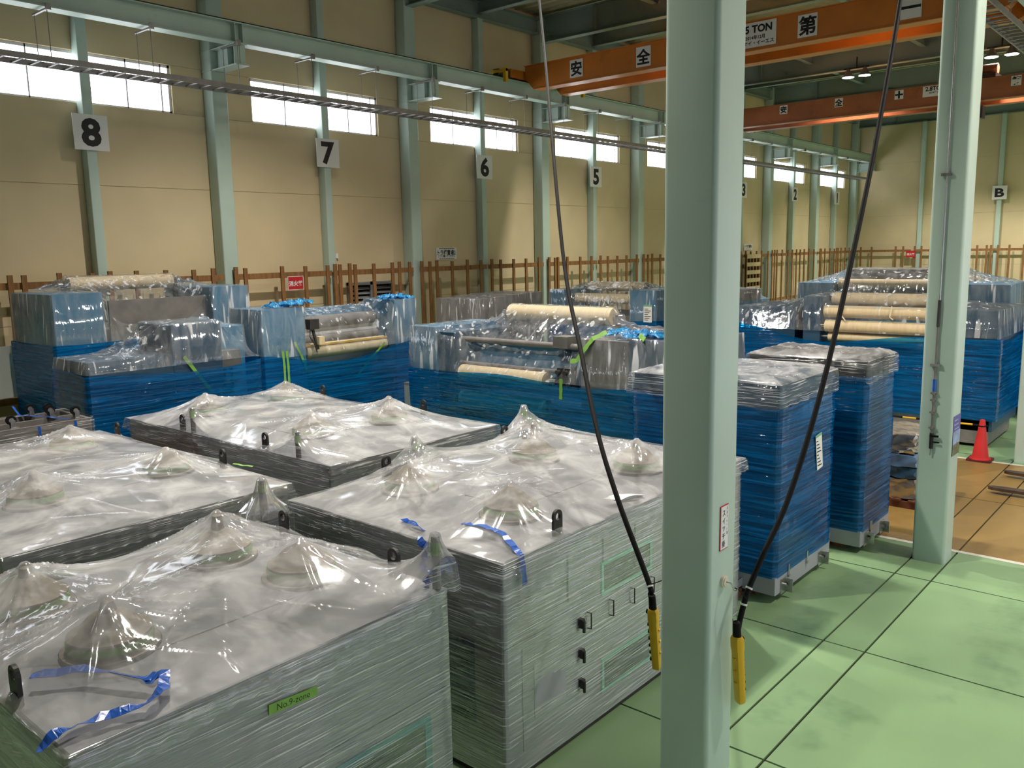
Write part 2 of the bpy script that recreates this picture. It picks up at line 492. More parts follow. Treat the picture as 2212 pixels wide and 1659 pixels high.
M['film_wrap'] = film('clear_stretch_wrap', (0.96, 0.96, 0.97), (0.86, 0.88, 0.92), 0.035, 0.07, 0.07, streak=(0.5, 0.5, 22.0), bump=0.8, bdist=0.014, slant=0.05, crumple=2.5, fres=0.25, lines=0.6, lth=(0.575, 0.65))
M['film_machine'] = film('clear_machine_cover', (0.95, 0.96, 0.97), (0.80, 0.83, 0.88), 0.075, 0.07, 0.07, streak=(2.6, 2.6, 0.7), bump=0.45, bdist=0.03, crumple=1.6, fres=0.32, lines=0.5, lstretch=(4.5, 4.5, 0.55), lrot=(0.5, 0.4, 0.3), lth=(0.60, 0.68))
M['film_blue'] = film('blue_stretch_wrap', (0.08, 0.46, 0.76), (0.001, 0.165, 0.48), 0.36, 0.025, 0.06, streak=(0.4, 0.4, 13.0), bump=0.9, bdist=0.018, slant=0.05, crumple=2.2, fres=0.10)
M['film_bluebright'] = film('crumpled_blue_film', (0.2, 0.55, 0.9), (0.03, 0.36, 0.78), 0.6, 0.12, 0.10, streak=(6, 6, 6), bump=0.9, bdist=0.03, crumple=12)

# ------------------------------------------------------------------ hall dimensions
P = 5.72                    # bay pitch
XW = 10.58                  # wall column line 0
YW = 17.8                   # long wall
YB = -3.2                   # opposite wall
X0, XE = -9.5, 50.85        # hall ends
ZR = 10.95                  # roof deck
BAYS = range(-3, 7)
NUM = {-2: '9', -1: '8', 0: '7', 1: '6', 2: '5', 3: '4', 4: '3', 5: '2', 6: '1'}
WORD = dict(zip('987654321', 'nine eight seven six five four three two one'.split()))

# ---- floor: slabs between saw-cut joints
fl = MB().box(X0, YB, -0.15, XE, YW, -0.018).build('floor', 'joint')
tag(fl, 'green painted hall floor with tan cross aisle and saw-cut joints', None, None, 'structure')
xs = [X0, -5.23, -3.09, -0.95, 1.18, 3.32, 5.46, 7.60, 9.735, 10.9, 13.36, 15.85, 17.9, 20.0, 22.2, 27.9, 33.6, 39.3, 45.0, XE]
ys = [YB, -1.2, 2.365, 2.745, 7.8, 12.8, YW]
for i in range(len(xs) - 1):
    for j in range(len(ys) - 1):
        tan = 10.89 < (xs[i] + xs[i + 1]) / 2 < 15.86
        g = 0.01
        MB().box(xs[i] + g, ys[j] + g, -0.05, xs[i + 1] - g, ys[j + 1] - g, 0).build('slab', 'floor_tan' if tan else 'floor_green', fl)
for n, x in ((1, 10.9), (2, 15.85)):
    tag(MB().box(x - 0.04, YB, 0.0005, x + 0.04, YW, 0.003).build('trim_%d' % n, 'white_line'), 'white painted line bordering the tan aisle, %s side' % ('near' if n == 1 else 'far'), None, None, 'structure')

# ---- long wall with strip windows
WS, WT = 6.71, 7.70
w = MB()
w.box(X0, YW, 0, XE + .3, YW + .3, WS).box(X0, YW, WT, XE + .3, YW + .3, ZR + .3)
last = X0
for n in BAYS:
    a, b = 11.60 + P * n, 15.40 + P * n
    w.box(last, YW, WS, a, YW + .3, WT)
    last = b
w.box(last, YW, WS, XE + .3, YW + .3, WT)
wl = tag(w.build('wall_left', 'wall_joint'), 'tall beige boarded side wall with high strip windows', None, None, 'structure')
for n in range(-4, 7):
    for h, (a, b) in enumerate(((XW + P * n, XW + P * n + P / 2), (XW + P * n + P / 2, XW + P * (n + 1)))):
        a, b = max(a, X0) + .004, min(b, XE) - .004
        if b - a < .1: continue
        for z0, z1 in ((0.02, 2.42), (2.43, 5.125), (5.135, WS - 0.004), (WT + 0.004, ZR)):
            MB().box(a, YW - .012, z0, b, YW + .002, z1).build('wall_panel', 'wall', wl)
        wa, wb = 11.60 + P * n, 15.40 + P * n
        lo, hi = (a, wa - .004) if h == 0 else (wb + .004, b)
        if n in BAYS and hi > lo:
            MB().box(lo, YW - .012, WS + .004, hi, YW + .002, WT - .004).build('wall_panel', 'wall', wl)
wi = 0
for n in BAYS:
    wi += 1
    a, b = 11.60 + P * n, 15.40 + P * n
    f = MB()
    y0, y1 = YW + .04, YW + .12
    f.box(a, y0, WS, b, y1, WS + .04).box(a, y0, WT - .06, b, y1, WT).box(a, y0, WS, a + .05, y1, WT).box(b - .05, y0, WS, b, y1, WT)
    q = (b - a) / 4
    for k in (1, 2, 3):
        f.box(a + q * k - .014, y0, WS, a + q * k + .014, y1, WT)
    f.box(b - .22, y0, WS, b - .19, y1, WT)
    fr = tag(f.build('window_%d' % wi, 'sash'), 'high strip window with frosted panes %s' % ('over number sign %s' % WORD[NUM[n]] if n in NUM else 'at the near end of the wall'), None, None, 'structure')
    for k in range(4):
        MB().box(a + q * k + .016, y0 + .03, WS + .04, a + q * (k + 1) - .016, y0 + .04, WT - .06).build('pane', 'window_light', fr)

# ---- opposite wall (behind the camera side) with tall windows, end walls
w = MB()
SZ0, SZ1 = 0.9, 4.3
SBAYS = range(-2, 4)
w.box(X0, YB - .3, 0, XE + .3, YB, SZ0).box(X0, YB - .3, SZ1, XE + .3, YB, ZR + .3)
last = X0
for n in SBAYS:
    a, b = 11.20 + P * n, 15.80 + P * n
    w.box(last, YB - .3, SZ0, a, YB, SZ1)
    last = b
w.box(last, YB - .3, SZ0, XE + .3, YB, SZ1)
tag(w.build('wall_right', 'wall'), 'beige wall of the neighbouring bay with tall windows', None, None, 'structure')
for n in SBAYS:
    wi += 1
    a, b = 11.20 + P * n, 15.80 + P * n
    f = MB()
    y0, y1 = YB - .12, YB - .04
    f.box(a, y0, SZ0, b, y1, SZ0 + .05).box(a, y0, SZ1 - .05, b, y1, SZ1).box(a, y0, SZ0, a + .05, y1, SZ1).box(b - .05, y0, SZ0, b, y1, SZ1)
    f.box((a + b) / 2 - .02, y0, SZ0, (a + b) / 2 + .02, y1, SZ1)
    fr = tag(f.build('window_%d' % wi, 'alu'), 'tall window in the wall of the neighbouring bay', None, 'tall side windows', 'structure')
    for k in range(2):
        MB().box(a + .05 + k * (b - a) / 2, y0 + .03, SZ0 + .05, (a + b) / 2 - .03 + k * (b - a) / 2, y0 + .04, SZ1 - .05).build('pane', 'side_light', fr)
we = tag(MB().box(XE, YB, 0, XE + .3, YW, ZR + .3).build('wall_end', 'wall_joint'), 'beige end wall far down the hall', None, None, 'structure')
yy = [YB, 2.5, 6.3, 10.15, 13.95, YW]
for j in range(len(yy) - 1):
    for z0, z1 in ((0.02, 2.42), (2.43, 5.125), (5.135, 8.0), (8.01, ZR)):
        MB().box(XE - .012, yy[j] + .004, z0, XE + .002, yy[j + 1] - .004, z1).build('wall_panel', 'wall', we)
tag(MB().box(X0 - .3, YB, 0, X0, YW, ZR + .3).build('wall_near', 'wall'), 'beige end wall at the near end of the hall', None, None, 'structure')

# ---- roof deck: folded plate ribs running across the hall
prof = []
x = X0
while x < XE:
    prof += [(x, ZR), (x + .14, ZR), (x + .19, ZR + .11), (x + .31, ZR + .11), (x + .36, ZR)]
    x += .36
prof.append((XE + .3, ZR)); prof += [(XE + .3, ZR + .25), (X0, ZR + .25)]
vs = [(p[0], YB, p[1]) for p in prof] + [(p[0], YW, p[1]) for p in prof]
n = len(prof)
cm = MB(); cm.add(vs, [(i, n + i, n + i + 1, i + 1) for i in range(n - 1)])
tag(cm.build('ceiling', 'deck'), 'cream folded-plate roof deck with ribs', None, None, 'structure')

# ------------------------------------------------------------------ steel frame
def near_sign(n):
    if n in NUM and n - 1 in NUM: return 'between number signs %s and %s' % (WORD[NUM[n - 1]], WORD[NUM[n]])
    if n == 7: return 'in the far corner past number sign 1'
    return 'at the near end of the wall, %s' % ('first' if n == -3 else 'second')
YC = YW - .02
for n in range(-3, 8):
    xc = XW + P * n
    t = thing('wall_column', 'mint green steel wall column %s' % near_sign(n), 'column', (xc, YC - .19, 0), 0, 'main columns of the long wall')
    o = (xc, YC - .19, 0)
    MB(o).rbox(xc - .185, YC - .38, 0, xc + .185, YC, ZR - .1, .03).build('shaft', 'mint', t, True)
    # crane corbel: short I bracket with end plate and base flange
    b = MB(o)
    b.box(xc - .16, YC - 1.36, 7.63, xc + .16, YC - .38, 7.655).box(xc - .011, YC - 1.28, 7.655, xc + .011, YC - .38, 8.055)
    b.box(xc - .13, YC - 1.26, 7.655, xc + .13, YC - 1.235, 8.055).box(xc - .13, YC - .99, 7.655, xc + .13, YC - .97, 8.055).box(xc - .15, YC - 1.3, 8.055, xc + .15, YC - .38, 8.075)
    b.build('corbel', 'mint', t)
    b = MB(o)
    for z in (7.63, 8.06):
        b.box(xc - .2, YC - .395, z, xc + .2, YC + .0, z + .02)
    b.build('stiffener_plate', 'mint', t)
for n in range(-3, 7):
    xc = XW + P * (n + .5) + .04
    t = thing('wall_post', 'slim mint green wall post %s' % ('carrying number sign %s' % WORD[NUM[n]] if n in NUM else 'at the near end of the wall'), 'post', (xc, YC - .13, 0), 0, 'slim posts of the long wall')
    MB((xc, YC - .13, 0)).rbox(xc - .1, YC - .26, 0, xc + .1, YC, 10.28, .015).build('shaft', 'mint', t, True)
    MB((xc, YC - .13, 0)).box(xc - .13, YC - .28, 10.28, xc + .13, YC, 10.3).build('cap_plate', 'mint', t)
    if n in NUM:
        s = thing('number_sign', 'white square board with black number %s on slim post' % WORD[NUM[n]], 'sign', (xc, YW - .31, 6.12), 0, 'bay number signs')
        MB().box(-.335, -.012, -.34, .335, .012, .34).build('board', 'white', s)
        for z_ in (-.2, .17):
            MB().box(-.12, .012, z_, .12, .03, z_ + .03).build('bracket', 'galv', s)
        text(NUM[n], .70, 'digit', 'ink', (0, -.0145, 0), 0, s, .028, 1.06)

def runway(yc, label, side):
    t = thing('crane_runway', label, 'runway beam', (20, yc, 8.08))
    o = (20, yc, 8.08)
    MB(o).ibeam_x(X0 + .1, XE - .25, yc, 8.08, 8.50, .32, .022, .014).build('beam', 'mint', t)
    MB(o).box(X0 + .1, yc - .03, 8.50, XE - .25, yc + .03, 8.56).build('rail', 'dark_steel', t)
    for n in range(-3, 8):
        xc = XW + P * n
        for k, dx in enumerate((-.09, .09)):
            MB(o).box(xc + dx - .008, yc - .155, 8.102, xc + dx + .008, yc + .155, 8.478).build('web_stiffener', 'mint', t)
    return t
runway(16.66, 'mint green crane runway beam along the windowed wall', 1)
runway(3.55, 'mint green crane runway beam carried by the free columns', -1)

# roof framing
for n in range(-3, 8):
    xc = XW + P * n
    MBm = MB((xc, 2.5, 10.05)).ibeam_y(YB, YW, xc, 10.05, 10.84, .26, .024, .014)
    t = thing('roof_beam', 'deep mint roof beam, %s' % ('number %d counted from the far end wall' % (8 - n)), 'roof beam', (xc, 2.5, 10.05), 0, 'deep roof beams')
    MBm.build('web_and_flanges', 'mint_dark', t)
    sp = MB((xc, 2.5, 10.05))
    for y in (15.4, 8.6):
        sp.box(xc - .125, y - .01, 10.07, xc + .125, y + .01, 10.82)
    sp.build('splice_plate', 'mint_dark', t)
for n in range(-3, 7):
    xc = XW + P * (n + .5)
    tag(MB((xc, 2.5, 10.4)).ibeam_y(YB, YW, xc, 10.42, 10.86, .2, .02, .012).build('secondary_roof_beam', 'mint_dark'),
        'shallow mint roof beam halfway between deep beams, number %d from the far end' % (7 - n), 'roof beam', 'shallow roof beams').location = (xc, 2.5, 10.4)
def purlin(y, z0, z1, wd, label):
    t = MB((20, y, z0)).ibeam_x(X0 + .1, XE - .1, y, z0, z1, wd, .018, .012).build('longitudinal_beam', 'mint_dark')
    t.location = (20, y, z0)
    tag(t, label, 'roof beam', 'beams along the hall')
purlin(17.55, 10.30, 10.74, .26, 'mint eave beam along the top of the windowed wall')
purlin(13.4, 10.46, 10.86, .18, 'slim mint roof beam along the hall nearest the windowed wall')
purlin(9.4, 10.46, 10.86, .18, 'slim mint roof beam along the middle of the hall')
purlin(5.6, 10.46, 10.86, .18, 'slim mint roof beam along the hall nearest the free columns')
purlin(2.55, 10.2, 10.84, .26, 'deep mint roof beam over the row of free columns')

# free standing columns
for k in range(-1, 8):
    x0 = 4.6 + P * k
    which = {0: 'nearest the camera with hanging switch box', 1: 'with air pipe beside the tan aisle', 2: 'behind the red cone'}.get(k, 'further down the free row, number %d' % (k + 2))
    t = thing('steel_column', 'large mint green box column %s' % which, 'column', (x0 + .18, 2.56, 0), 0, 'free standing columns')
    o = (x0 + .18, 2.56, 0)
    MB(o).rbox(x0, 2.38, 0, x0 + .355, 2.735, ZR - .1, .035, 5).build('shaft', 'mint', t, True, 30)
    b = MB(o)
    b.box(x0 + .02, 2.735, 7.63, x0 + .335, 3.8, 7.655).box(x0 + .167, 2.735, 7.655, x0 + .189, 3.75, 8.055).box(x0 + .03, 3.72, 7.655, x0 + .325, 3.745, 8.055).box(x0 + .02, 2.735, 8.055, x0 + .335, 3.8, 8.075)
    b.build('corbel', 'mint', t)

# end wall posts, top beam, sign B
for y, lab in ((13.95, 'left of sign B'), (10.15, 'carrying sign B'), (6.3, 'right of sign B'), (2.5, 'hidden beyond the free columns')):
    t = thing('end_wall_post', 'slim mint post on the far end wall %s' % lab, 'post', (XE - .13, y, 0), 0, 'end wall posts')
    MB((XE - .13, y, 0)).rbox(XE - .26, y - .11, 0, XE - .01, y + .11, 10.12, .015).build('shaft', 'mint', t, True)
tag(MB().ibeam_y(YB, YW, XE - .2, 10.12, 10.5, .26).build('end_wall_beam', 'mint_dark'), 'mint beam across the top of the far end wall', 'beam')
s = thing('number_sign', 'white square board with black letter B on end wall', 'sign', (XE - .3, 10.14, 6.1), -PI / 2, 'bay number signs')
MB().box(-.34, -.012, -.345, .34, .012, .345).build('board', 'white', s)
text('B', .6, 'letter', 'ink', (0, -.0145, 0), 0, s, .022, 1.35)

# ------------------------------------------------------------------ timber rails along the walls
def fence(label, x0, x1, xs_, y, group):
    t = thing('timber_rack', label, 'timber rail', ((x0 + x1) / 2, y, 0), 0, group)
    o = ((x0 + x1) / 2, y, 0)
    MB(o).box(x0, y + .02, 3.13, x1, y + .06, 3.26).build('rail', 'wood', t)
    MB(o).box(x0, y + .02, 1.0, x1, y + .06, 1.12).build('rail', 'wood', t)
    proto = None
    for k, x in enumerate(xs_):
        if proto is None:
            proto = MB().box(-.045, -.025, 0, .045, .02, 3.42).build('picket', 'wood', t)
            proto.location = (x - o[0], 0, 0)
        else:
            dup(proto, 'picket', (x - o[0], 0, random.uniform(-.03, .01)), t)
A_ = (5.2, 5.96, 6.2, 6.83, 7.45, 7.61, 7.8, 8.34, 8.97, 9.6, 10.06)
B_ = (10.62, 10.86, 11.84, 12.5, 13.16, 13.39, 13.54, 13.85, 14.02, 14.64, 15.28, 15.53, 15.9)
C_ = (16.35, 16.66, 16.93, 17.54, 18.17, 18.75, 19.07, 19.24, 19.64, 20.25, 20.85, 21.5)
D_ = (22.03, 22.35, 22.5, 23.01, 23.74, 24.4, 24.75, 24.95, 25.4, 26.0, 26.6, 27.3)
for n in range(-1, 7):
    base = XW + P * n
    xs_ = {-1: A_, 0: B_, 1: C_, 2: D_}.get(n) or [v + P * (n - (1 if n % 2 else 2)) + random.uniform(-.06, .06) for v in (C_ if n % 2 else D_)]
    for h in (0, 1):
        a, b = (base + .03, base + P / 2 - .13) if h == 0 else (base + P / 2 - .02, base + P - .24)
        sel = [v for v in xs_ if (a - .05 <= v < base + P / 2 - .14 if h == 0 else base + P / 2 - .06 <= v <= b + .1)]
        if sel:
            fence('brown timber picket rail on the wall %s number sign %s' % ('left of' if h == 0 else 'right of', WORD[NUM[n]]), a, b, sel, 17.32, 'timber picket rails')
def fence_end(label, y0, y1, ys_):
    t = thing('timber_rack', label, 'timber rail', (XE - .3, (y0 + y1) / 2, 0), 0, 'timber picket rails')
    o = (XE - .3, (y0 + y1) / 2, 0)
    MB(o).box(XE - .36, y0, 3.14, XE - .32, y1, 3.26).build('rail', 'wood', t)
    proto = None
    for y in ys_:
        if proto is None:
            proto = MB().box(-.065, -.05, 0, -.04, .05, 3.44).build('picket', 'wood', t)
            proto.location = (0, y - o[1], 0)
        else:
            dup(proto, 'picket', (0, y - o[1], 0), t)
fence_end('brown timber picket rail on end wall left of the red sign', 14.3, 17.3, (17.0, 16.4, 15.1, 14.7))
fence_end('brown timber picket rail on end wall under sign B', 6.5, 14.15, (14.1, 13.75, 13.3, 12.4, 11.5, 11.0, 10.55, 10.35, 10.02, 9.5, 8.85, 8.2, 7.4, 6.7))

# louvre vent in the wall behind the pickets
t = thing('louvre_vent', 'grey metal louvre vent low on the beige wall', 'vent', (14.88, YW - .02, 1.9))
o = (14.88, YW - .02, 1.9)
f = MB(o)
f.box(14.1, YW - .1, 2.84, 15.66, YW - .012, 2.92).box(14.1, YW - .1, 1.4, 15.66, YW - .012, 1.48).box(14.1, YW - .1, 1.4, 14.17, YW - .012, 2.92).box(15.55, YW - .1, 1.4, 15.66, YW - .012, 2.92).box(14.82, YW - .1, 1.4, 14.95, YW - .012, 2.92)
f.build('frame', 'alu', t)
MB(o).box(14.17, YW - .016, 1.48, 15.55, YW - .013, 2.84).build('dark_opening', 'black', t)
for (a, b) in ((14.18, 14.81), (14.96, 15.54)):
    for k in range(11):
        z = 1.52 + k * .12
        MB(o).add([(a, YW - .085, z), (b, YW - .085, z), (b, YW - .03, z + .055), (a, YW - .03, z + .055), (a, YW - .085, z + .012), (b, YW - .085, z + .012), (b, YW - .03, z + .067), (a, YW - .03, z + .067)],
                  [(0, 3, 2, 1), (4, 5, 6, 7), (0, 1, 5, 4), (1, 2, 6, 5), (2, 3, 7, 6), (3, 0, 4, 7)]).build('slat', 'alu', t)

# wall signs
def sign(name, label, x0, x1, z0, z1, y, m, lines, cat='sign', border=None):
    s = thing(name, label, cat, ((x0 + x1) / 2, y, (z0 + z1) / 2))
    W, Hh = (x1 - x0) / 2, (z1 - z0) / 2
    MB().box(-W, -.006, -Hh, W, .006, Hh).build('board', m, s)
    if border:
        MB().box(-W - .012, -.005, -Hh - .012, W + .012, .0055, Hh + .012).build('border', border, s)
    for (body, size, dz, m2, bold, sx) in lines:
        text(body, size, 'lettering', m2, (0, -.0085, dz), 0, s, bold, sx)
    return s
sign('fire_extinguisher_sign', 'red fire extinguisher sign on pickets near number 7', 11.97, 12.39, 2.85, 3.15, 17.288, 'red', [('消火器', .13, -.01, 'white', .004, 1.0)], border='white')
sign('notice_sign', 'white notice with dashed black edge right of the louvre vent', 17.36, 18.2, 3.44, 3.78, YW - .03, 'white',
     [('トラ棒置場2', .165, .03, 'ink', .004, .86), ('ここに置いてください', .07, -.075, 'ink', .002, 1.0), ('━ ━ ━ ━ ━ ━ ━', .07, .145, 'ink', .004, 1.0), ('━ ━ ━ ━ ━ ━ ━', .07, -.145, 'ink', .004, 1.0)])
sign('notice_sign', 'small white notice far along the wall beside large column', 37.12, 38.0, 3.45, 3.73, YW - .03, 'white', [('トラ棒置場1', .15, .03, 'ink', .004, .95), ('━ ━ ━ ━ ━ ━', .07, -.09, 'ink', .002, 1.0)])
s = sign('fire_extinguisher_sign', 'small red fire extinguisher sign on the far end wall', -.25, .25, 2.84, 3.2, 0, 'red', [('消火器', .14, -.02, 'white', .004, 1.0)])
s.location = (XE - .4, 14.28, 3.02); s.rotation_euler.z = -PI / 2

# ------------------------------------------------------------------ cable trays
def tray(label, y0, y1, z, xa, xb, hang, zh):
    xm = (xa + xb) / 2
    t = thing('cable_tray', label, 'cable tray', (xm, y0, z))
    o = (xm, y0, z)
    for y in (y0, y1):
        MB(o).box(xa, y - .012, z - .05, xb, y + .012, z + .05).build('side_rail', 'galv', t)
    proto = None
    k = int((xb - xa) / .3)
    for i in range(k):
        x = xa + .15 + i * .3
        if proto is None:
            proto = MB().box(-.02, 0, -.012, .02, y1 - y0, .012).build('rung', 'galv', t)
            proto.location = (x - xm, 0, -.03)
        else:
            dup(proto, 'rung', (x - xm, 0, -.03), t)
    pb = pr_ = None
    for x in hang:
        if pb is None:
            pb = MB().box(-.02, -.06, 0, .02, y1 - y0 + .05, .03).box(-.04, -.09, -.02, .04, -.03, .09).build('hanger_bracket', 'galv', t)
            pb.location = (x - xm, 0, zh - .07 - z)
            pr_ = MB().cyl((0, 0, 0), (0, 0, zh - z - .06), .008, 6).build('hanger_rod', 'galv', t)
            pr_.location = (x - xm, 0, 0)
            dup(pr_, 'hanger_rod', (x - xm, y1 - y0, 0), t)
        else:
            dup(pb, 'hanger_bracket', (x - xm, 0, zh - .07 - z), t)
            dup(pr_, 'hanger_rod', (x - xm, 0, 0), t)
            dup(pr_, 'hanger_rod', (x - xm, y1 - y0, 0), t)
    return t
tray('galvanised ladder cable tray hung under the wall runway beam', 16.40, 16.95, 7.17, X0 + .3, 49.6, [6.71 + 1.87 * i for i in range(-7, 24)], 8.08)
tray('ladder cable tray hung high at the upper right corner', 3.38, 3.74, 7.36, X0 + .3, 49.6, [7.1 + 5.72 * i for i in range(-2, 8)], 8.08)

# ------------------------------------------------------------------ overhead cranes
def crane(xf, label, m, plates, bump, xgap=1.28, hoist=True, hy=10.5):
    t = thing('overhead_crane', label, 'crane', (xf + xgap / 2, 10, 8.25), 0, 'overhead cranes')
    o = (xf + xgap / 2, 10, 8.25)
    for k, x in enumerate((xf, xf + xgap)):
        prof = [(16.45, 8.58), (16.15, 8.26), (4.06, 8.26), (3.76, 8.58), (3.76, 8.90), (16.45, 8.90)]
        g = MB(o).prism(prof, 'x', x, x + .30).build('girder', m, t)
        MB(o).box(x - .05, 3.76, 8.90, x + .35, 16.45, 8.925).build('top_flange', m, g)
        MB(o).box(x - .04, 4.1, 8.235, x + .34, 16.1, 8.26).build('bottom_flange', m, g)
        MB(o).box(x + .12, 3.8, 8.925, x + .18, 16.4, 8.96).build('trolley_rail', 'dark_steel', g)
    for y in (16.66, 3.55):
        e = MB(o).box(xf - .55, y - .13, 8.56, xf + xgap + .85, y + .13, 8.80).build('end_carriage', m, t)
        for xx in (xf - .3, xf + xgap + .6):
            MB(o).cyl((xx, y - .05, 8.62), (xx, y + .05, 8.62), .06, 14).build('wheel', 'dark_steel', e)
        for s_, xx in ((-1, xf - .55), (1, xf + xgap + .85)):
            MB(o).box(min(xx, xx + s_ * .5), y - .1, 8.58, max(xx, xx + s_ * .5), y + .1, 8.74).build('motor_box', 'machine_dark', t)
            MB(o).box(xx + s_ * .5 - .05, y - .42, 8.34, xx + s_ * .5 + .05, y - .32, 8.72).box(xx + s_ * .5 - .04, y - .42, 8.62, xx + s_ * .5 + .04, y + .1, 8.7).build('buffer_plate', 'yellow', t)
    for y in (15.9, 12.6, 9.2, 5.8):
        MB(o).box(xf + .3, y - .04, 8.93, xf + .62, y + .04, 9.0).build('cross_bracket', m, t)
    if hoist:
        h = MB(o).box(xf + .2, hy, 8.96, xf + xgap + .1, hy + 1.2, 9.12).build('trolley_frame', 'machine_dark', t)
        MB(o).cyl((xf + .75, hy + .05, 9.3), (xf + .75, hy + 1.15, 9.3), .18, 18).build('hoist_drum', m, t)
        MB(o).box(xf + .55, hy + .4, 7.75, xf + .95, hy + .8, 8.15).cyl((xf + .75, hy + .6, 8.1), (xf + .75, hy + .6, 9.2), .02, 6).build('hook_block', 'machine_dark', t)
    for (y, z, wd, hg, rows) in plates:
        p = MB().box(-wd / 2, -.006, -hg / 2, wd / 2, .004, hg / 2).build('sign_plate', 'white', t)
        p.location = (xf - .01 - o[0], y - o[1], z - o[2]); p.rotation_euler.z = -PI / 2
        for (body, size, dz, bold, sx) in rows:
            text(body, size, 'lettering', 'ink', (0, -.009, dz), 0, p, bold, sx)
    return t
crane(19.9, 'bright orange double girder overhead crane marked 5 TON', 'orange', [
    (14.6, 8.60, .44, .47, [('安', .40, 0, .012, 1)]), (12.44, 8.58, .44, .50, [('全', .40, 0, .012, 1)]),
    (9.36, 8.60, 1.04, .56, [('3.5 TON', .23, .13, .009, 1.0), ('2014年12月', .10, -.06, .003, 1), ('(有)ケイ・イーエス', .11, -.19, .003, 1)]),
    (8.1, 8.59, .45, .49, [('第', .42, 0, .012, 1)]), (5.88, 8.57, .42, .46, [('一', .40, 0, .012, 1)])], True)
crane(32.2, 'brownish orange overhead crane marked 2.8 TON further away', 'orange_dull', [
    (13.93, 8.72, .30, .31, [('安', .26, 0, .01, 1)]), (11.85, 8.73, .29, .31, [('全', .26, 0, .01, 1)]),
    (9.77, 8.74, .29, .30, [('＋', .30, 0, .02, 1)]), (8.6, 8.74, .80, .38, [('2.8TON', .19, .07, .006, 1.0), ('2014年12月', .08, -.06, .002, 1)]),
    (6.2, 8.73, .29, .31, [('第', .26, 0, .01, 1)]), (4.9, 8.73, .29, .31, [('一', .26, 0, .01, 1)])], True, hy=6.85)

# ------------------------------------------------------------------ high bay lamps
def lamp(x, y, label, z=9.78):
    t = thing('high_bay_lamp', label, 'ceiling lamp', (x, y, z), 0, 'high bay lamps')
    MB().box(-.03, -.45, .26, .03, .45, .3).cyl((0, 0, .3), (0, 0, 10.45 - z), .025, 8).build('hanger', 'dark_steel', t)
    for s_ in (-1, 1):
        h = MB().lathe((0, s_ * .3, 0), [(.05, .28), (.09, .2), (.12, .12), (.22, .0), (.225, -.02)], 20).build('reflector', 'machine_grey', t, True)
        MB().lathe((0, s_ * .3, 0), [(.2, -.022), (.2, -.03)], 20).build('lens', 'lamp_glow', h)
    ld = bpy.data.lights.new('lamp_light', 'SPOT')
    ld.energy = LAMP_W
    ld.color = (1.0, 0.93, 0.82)
    ld.spot_size = math.radians(126)
    ld.spot_blend = 0.55
    ld.shadow_soft_size = 0.12
    lo = bpy.data.objects.new('lamp_light', ld)
    COL.objects.link(lo)
    lo.parent = t
    lo.location = (0, 0, -.06)
for x in (10.4, 21.9, 33.3, 44.7):
    for y in (6.9, 11.65, -0.8):
        if x == 33.3 and y == 11.65: lb = 'lit twin lamp under the roof between the two orange cranes'
        elif x == 33.3 and y == 6.9: lb = 'lit twin lamp at upper right beyond the pipe column'
        elif x == 44.7 and y == 11.65: lb = 'lit twin lamp just under the farther crane girder'
        else: lb = 'twin high bay roof lamp out of direct view'
        lamp(x, y, lb)
lamp(3.9, 6.9, 'added twin high bay roof lamp brightening the oven units, out of direct view')  # extra lamp off the regular grid, added to brighten the nearest oven top

# ------------------------------------------------------------------ grey oven zone units under clear film
ZT = 1.66
def lug_mesh(o, x, y, z, h=.15, w=.045, t=.012, along='y'):
    """lifting eye: upright plate with rounded head and a through hole"""
    n = 20
    outer, inner = [], []
    hr = w
    for k in range(n):
        a = 2 * PI * k / n - PI / 2
        cx, cz = math.cos(a), math.sin(a)
        inner.append((cx * w * .55, h - hr + cz * w * .55))
        if cz >= 0:
            outer.append((cx * hr, h - hr + cz * hr))
        else:
            s_ = min(1 / max(abs(cx), 1e-6), (h - hr + .02) / hr / max(abs(cz), 1e-6))
            outer.append((max(-w, min(w, cx * hr * s_)), h - hr + cz * hr * s_))
    m = MB(o)
    vs = []
    for off in (-t, t):
        for ring in (outer, inner):
            for p in ring:
                vs.append((x + p[0], y + off, z + p[1]) if along == 'x' else (x + off, y + p[0], z + p[1]))
    fs = []
    for k in range(n):
        j = (k + 1) % n
        fs += [(k, j, n + j, n + k), (2 * n + j, 2 * n + k, 3 * n + k, 3 * n + j), (k, 2 * n + k, 2 * n + j, j), (n + k, n + j, 3 * n + j, 3 * n + k)]
    m.add(vs, fs)
    return m

def damper_profile(r, hp):
    """height of the damper body over the roof at distance r (for the sheet)"""
    pts = [(0, hp), (.028, hp - .005), (.04, hp - .06), (.10, .20), (.185, .12), (.21, .115), (.215, .03), (.245, .028), (.25, -9)]
    return np.interp(r, [p[0] for p in pts], [p[1] for p in pts], right=-9)

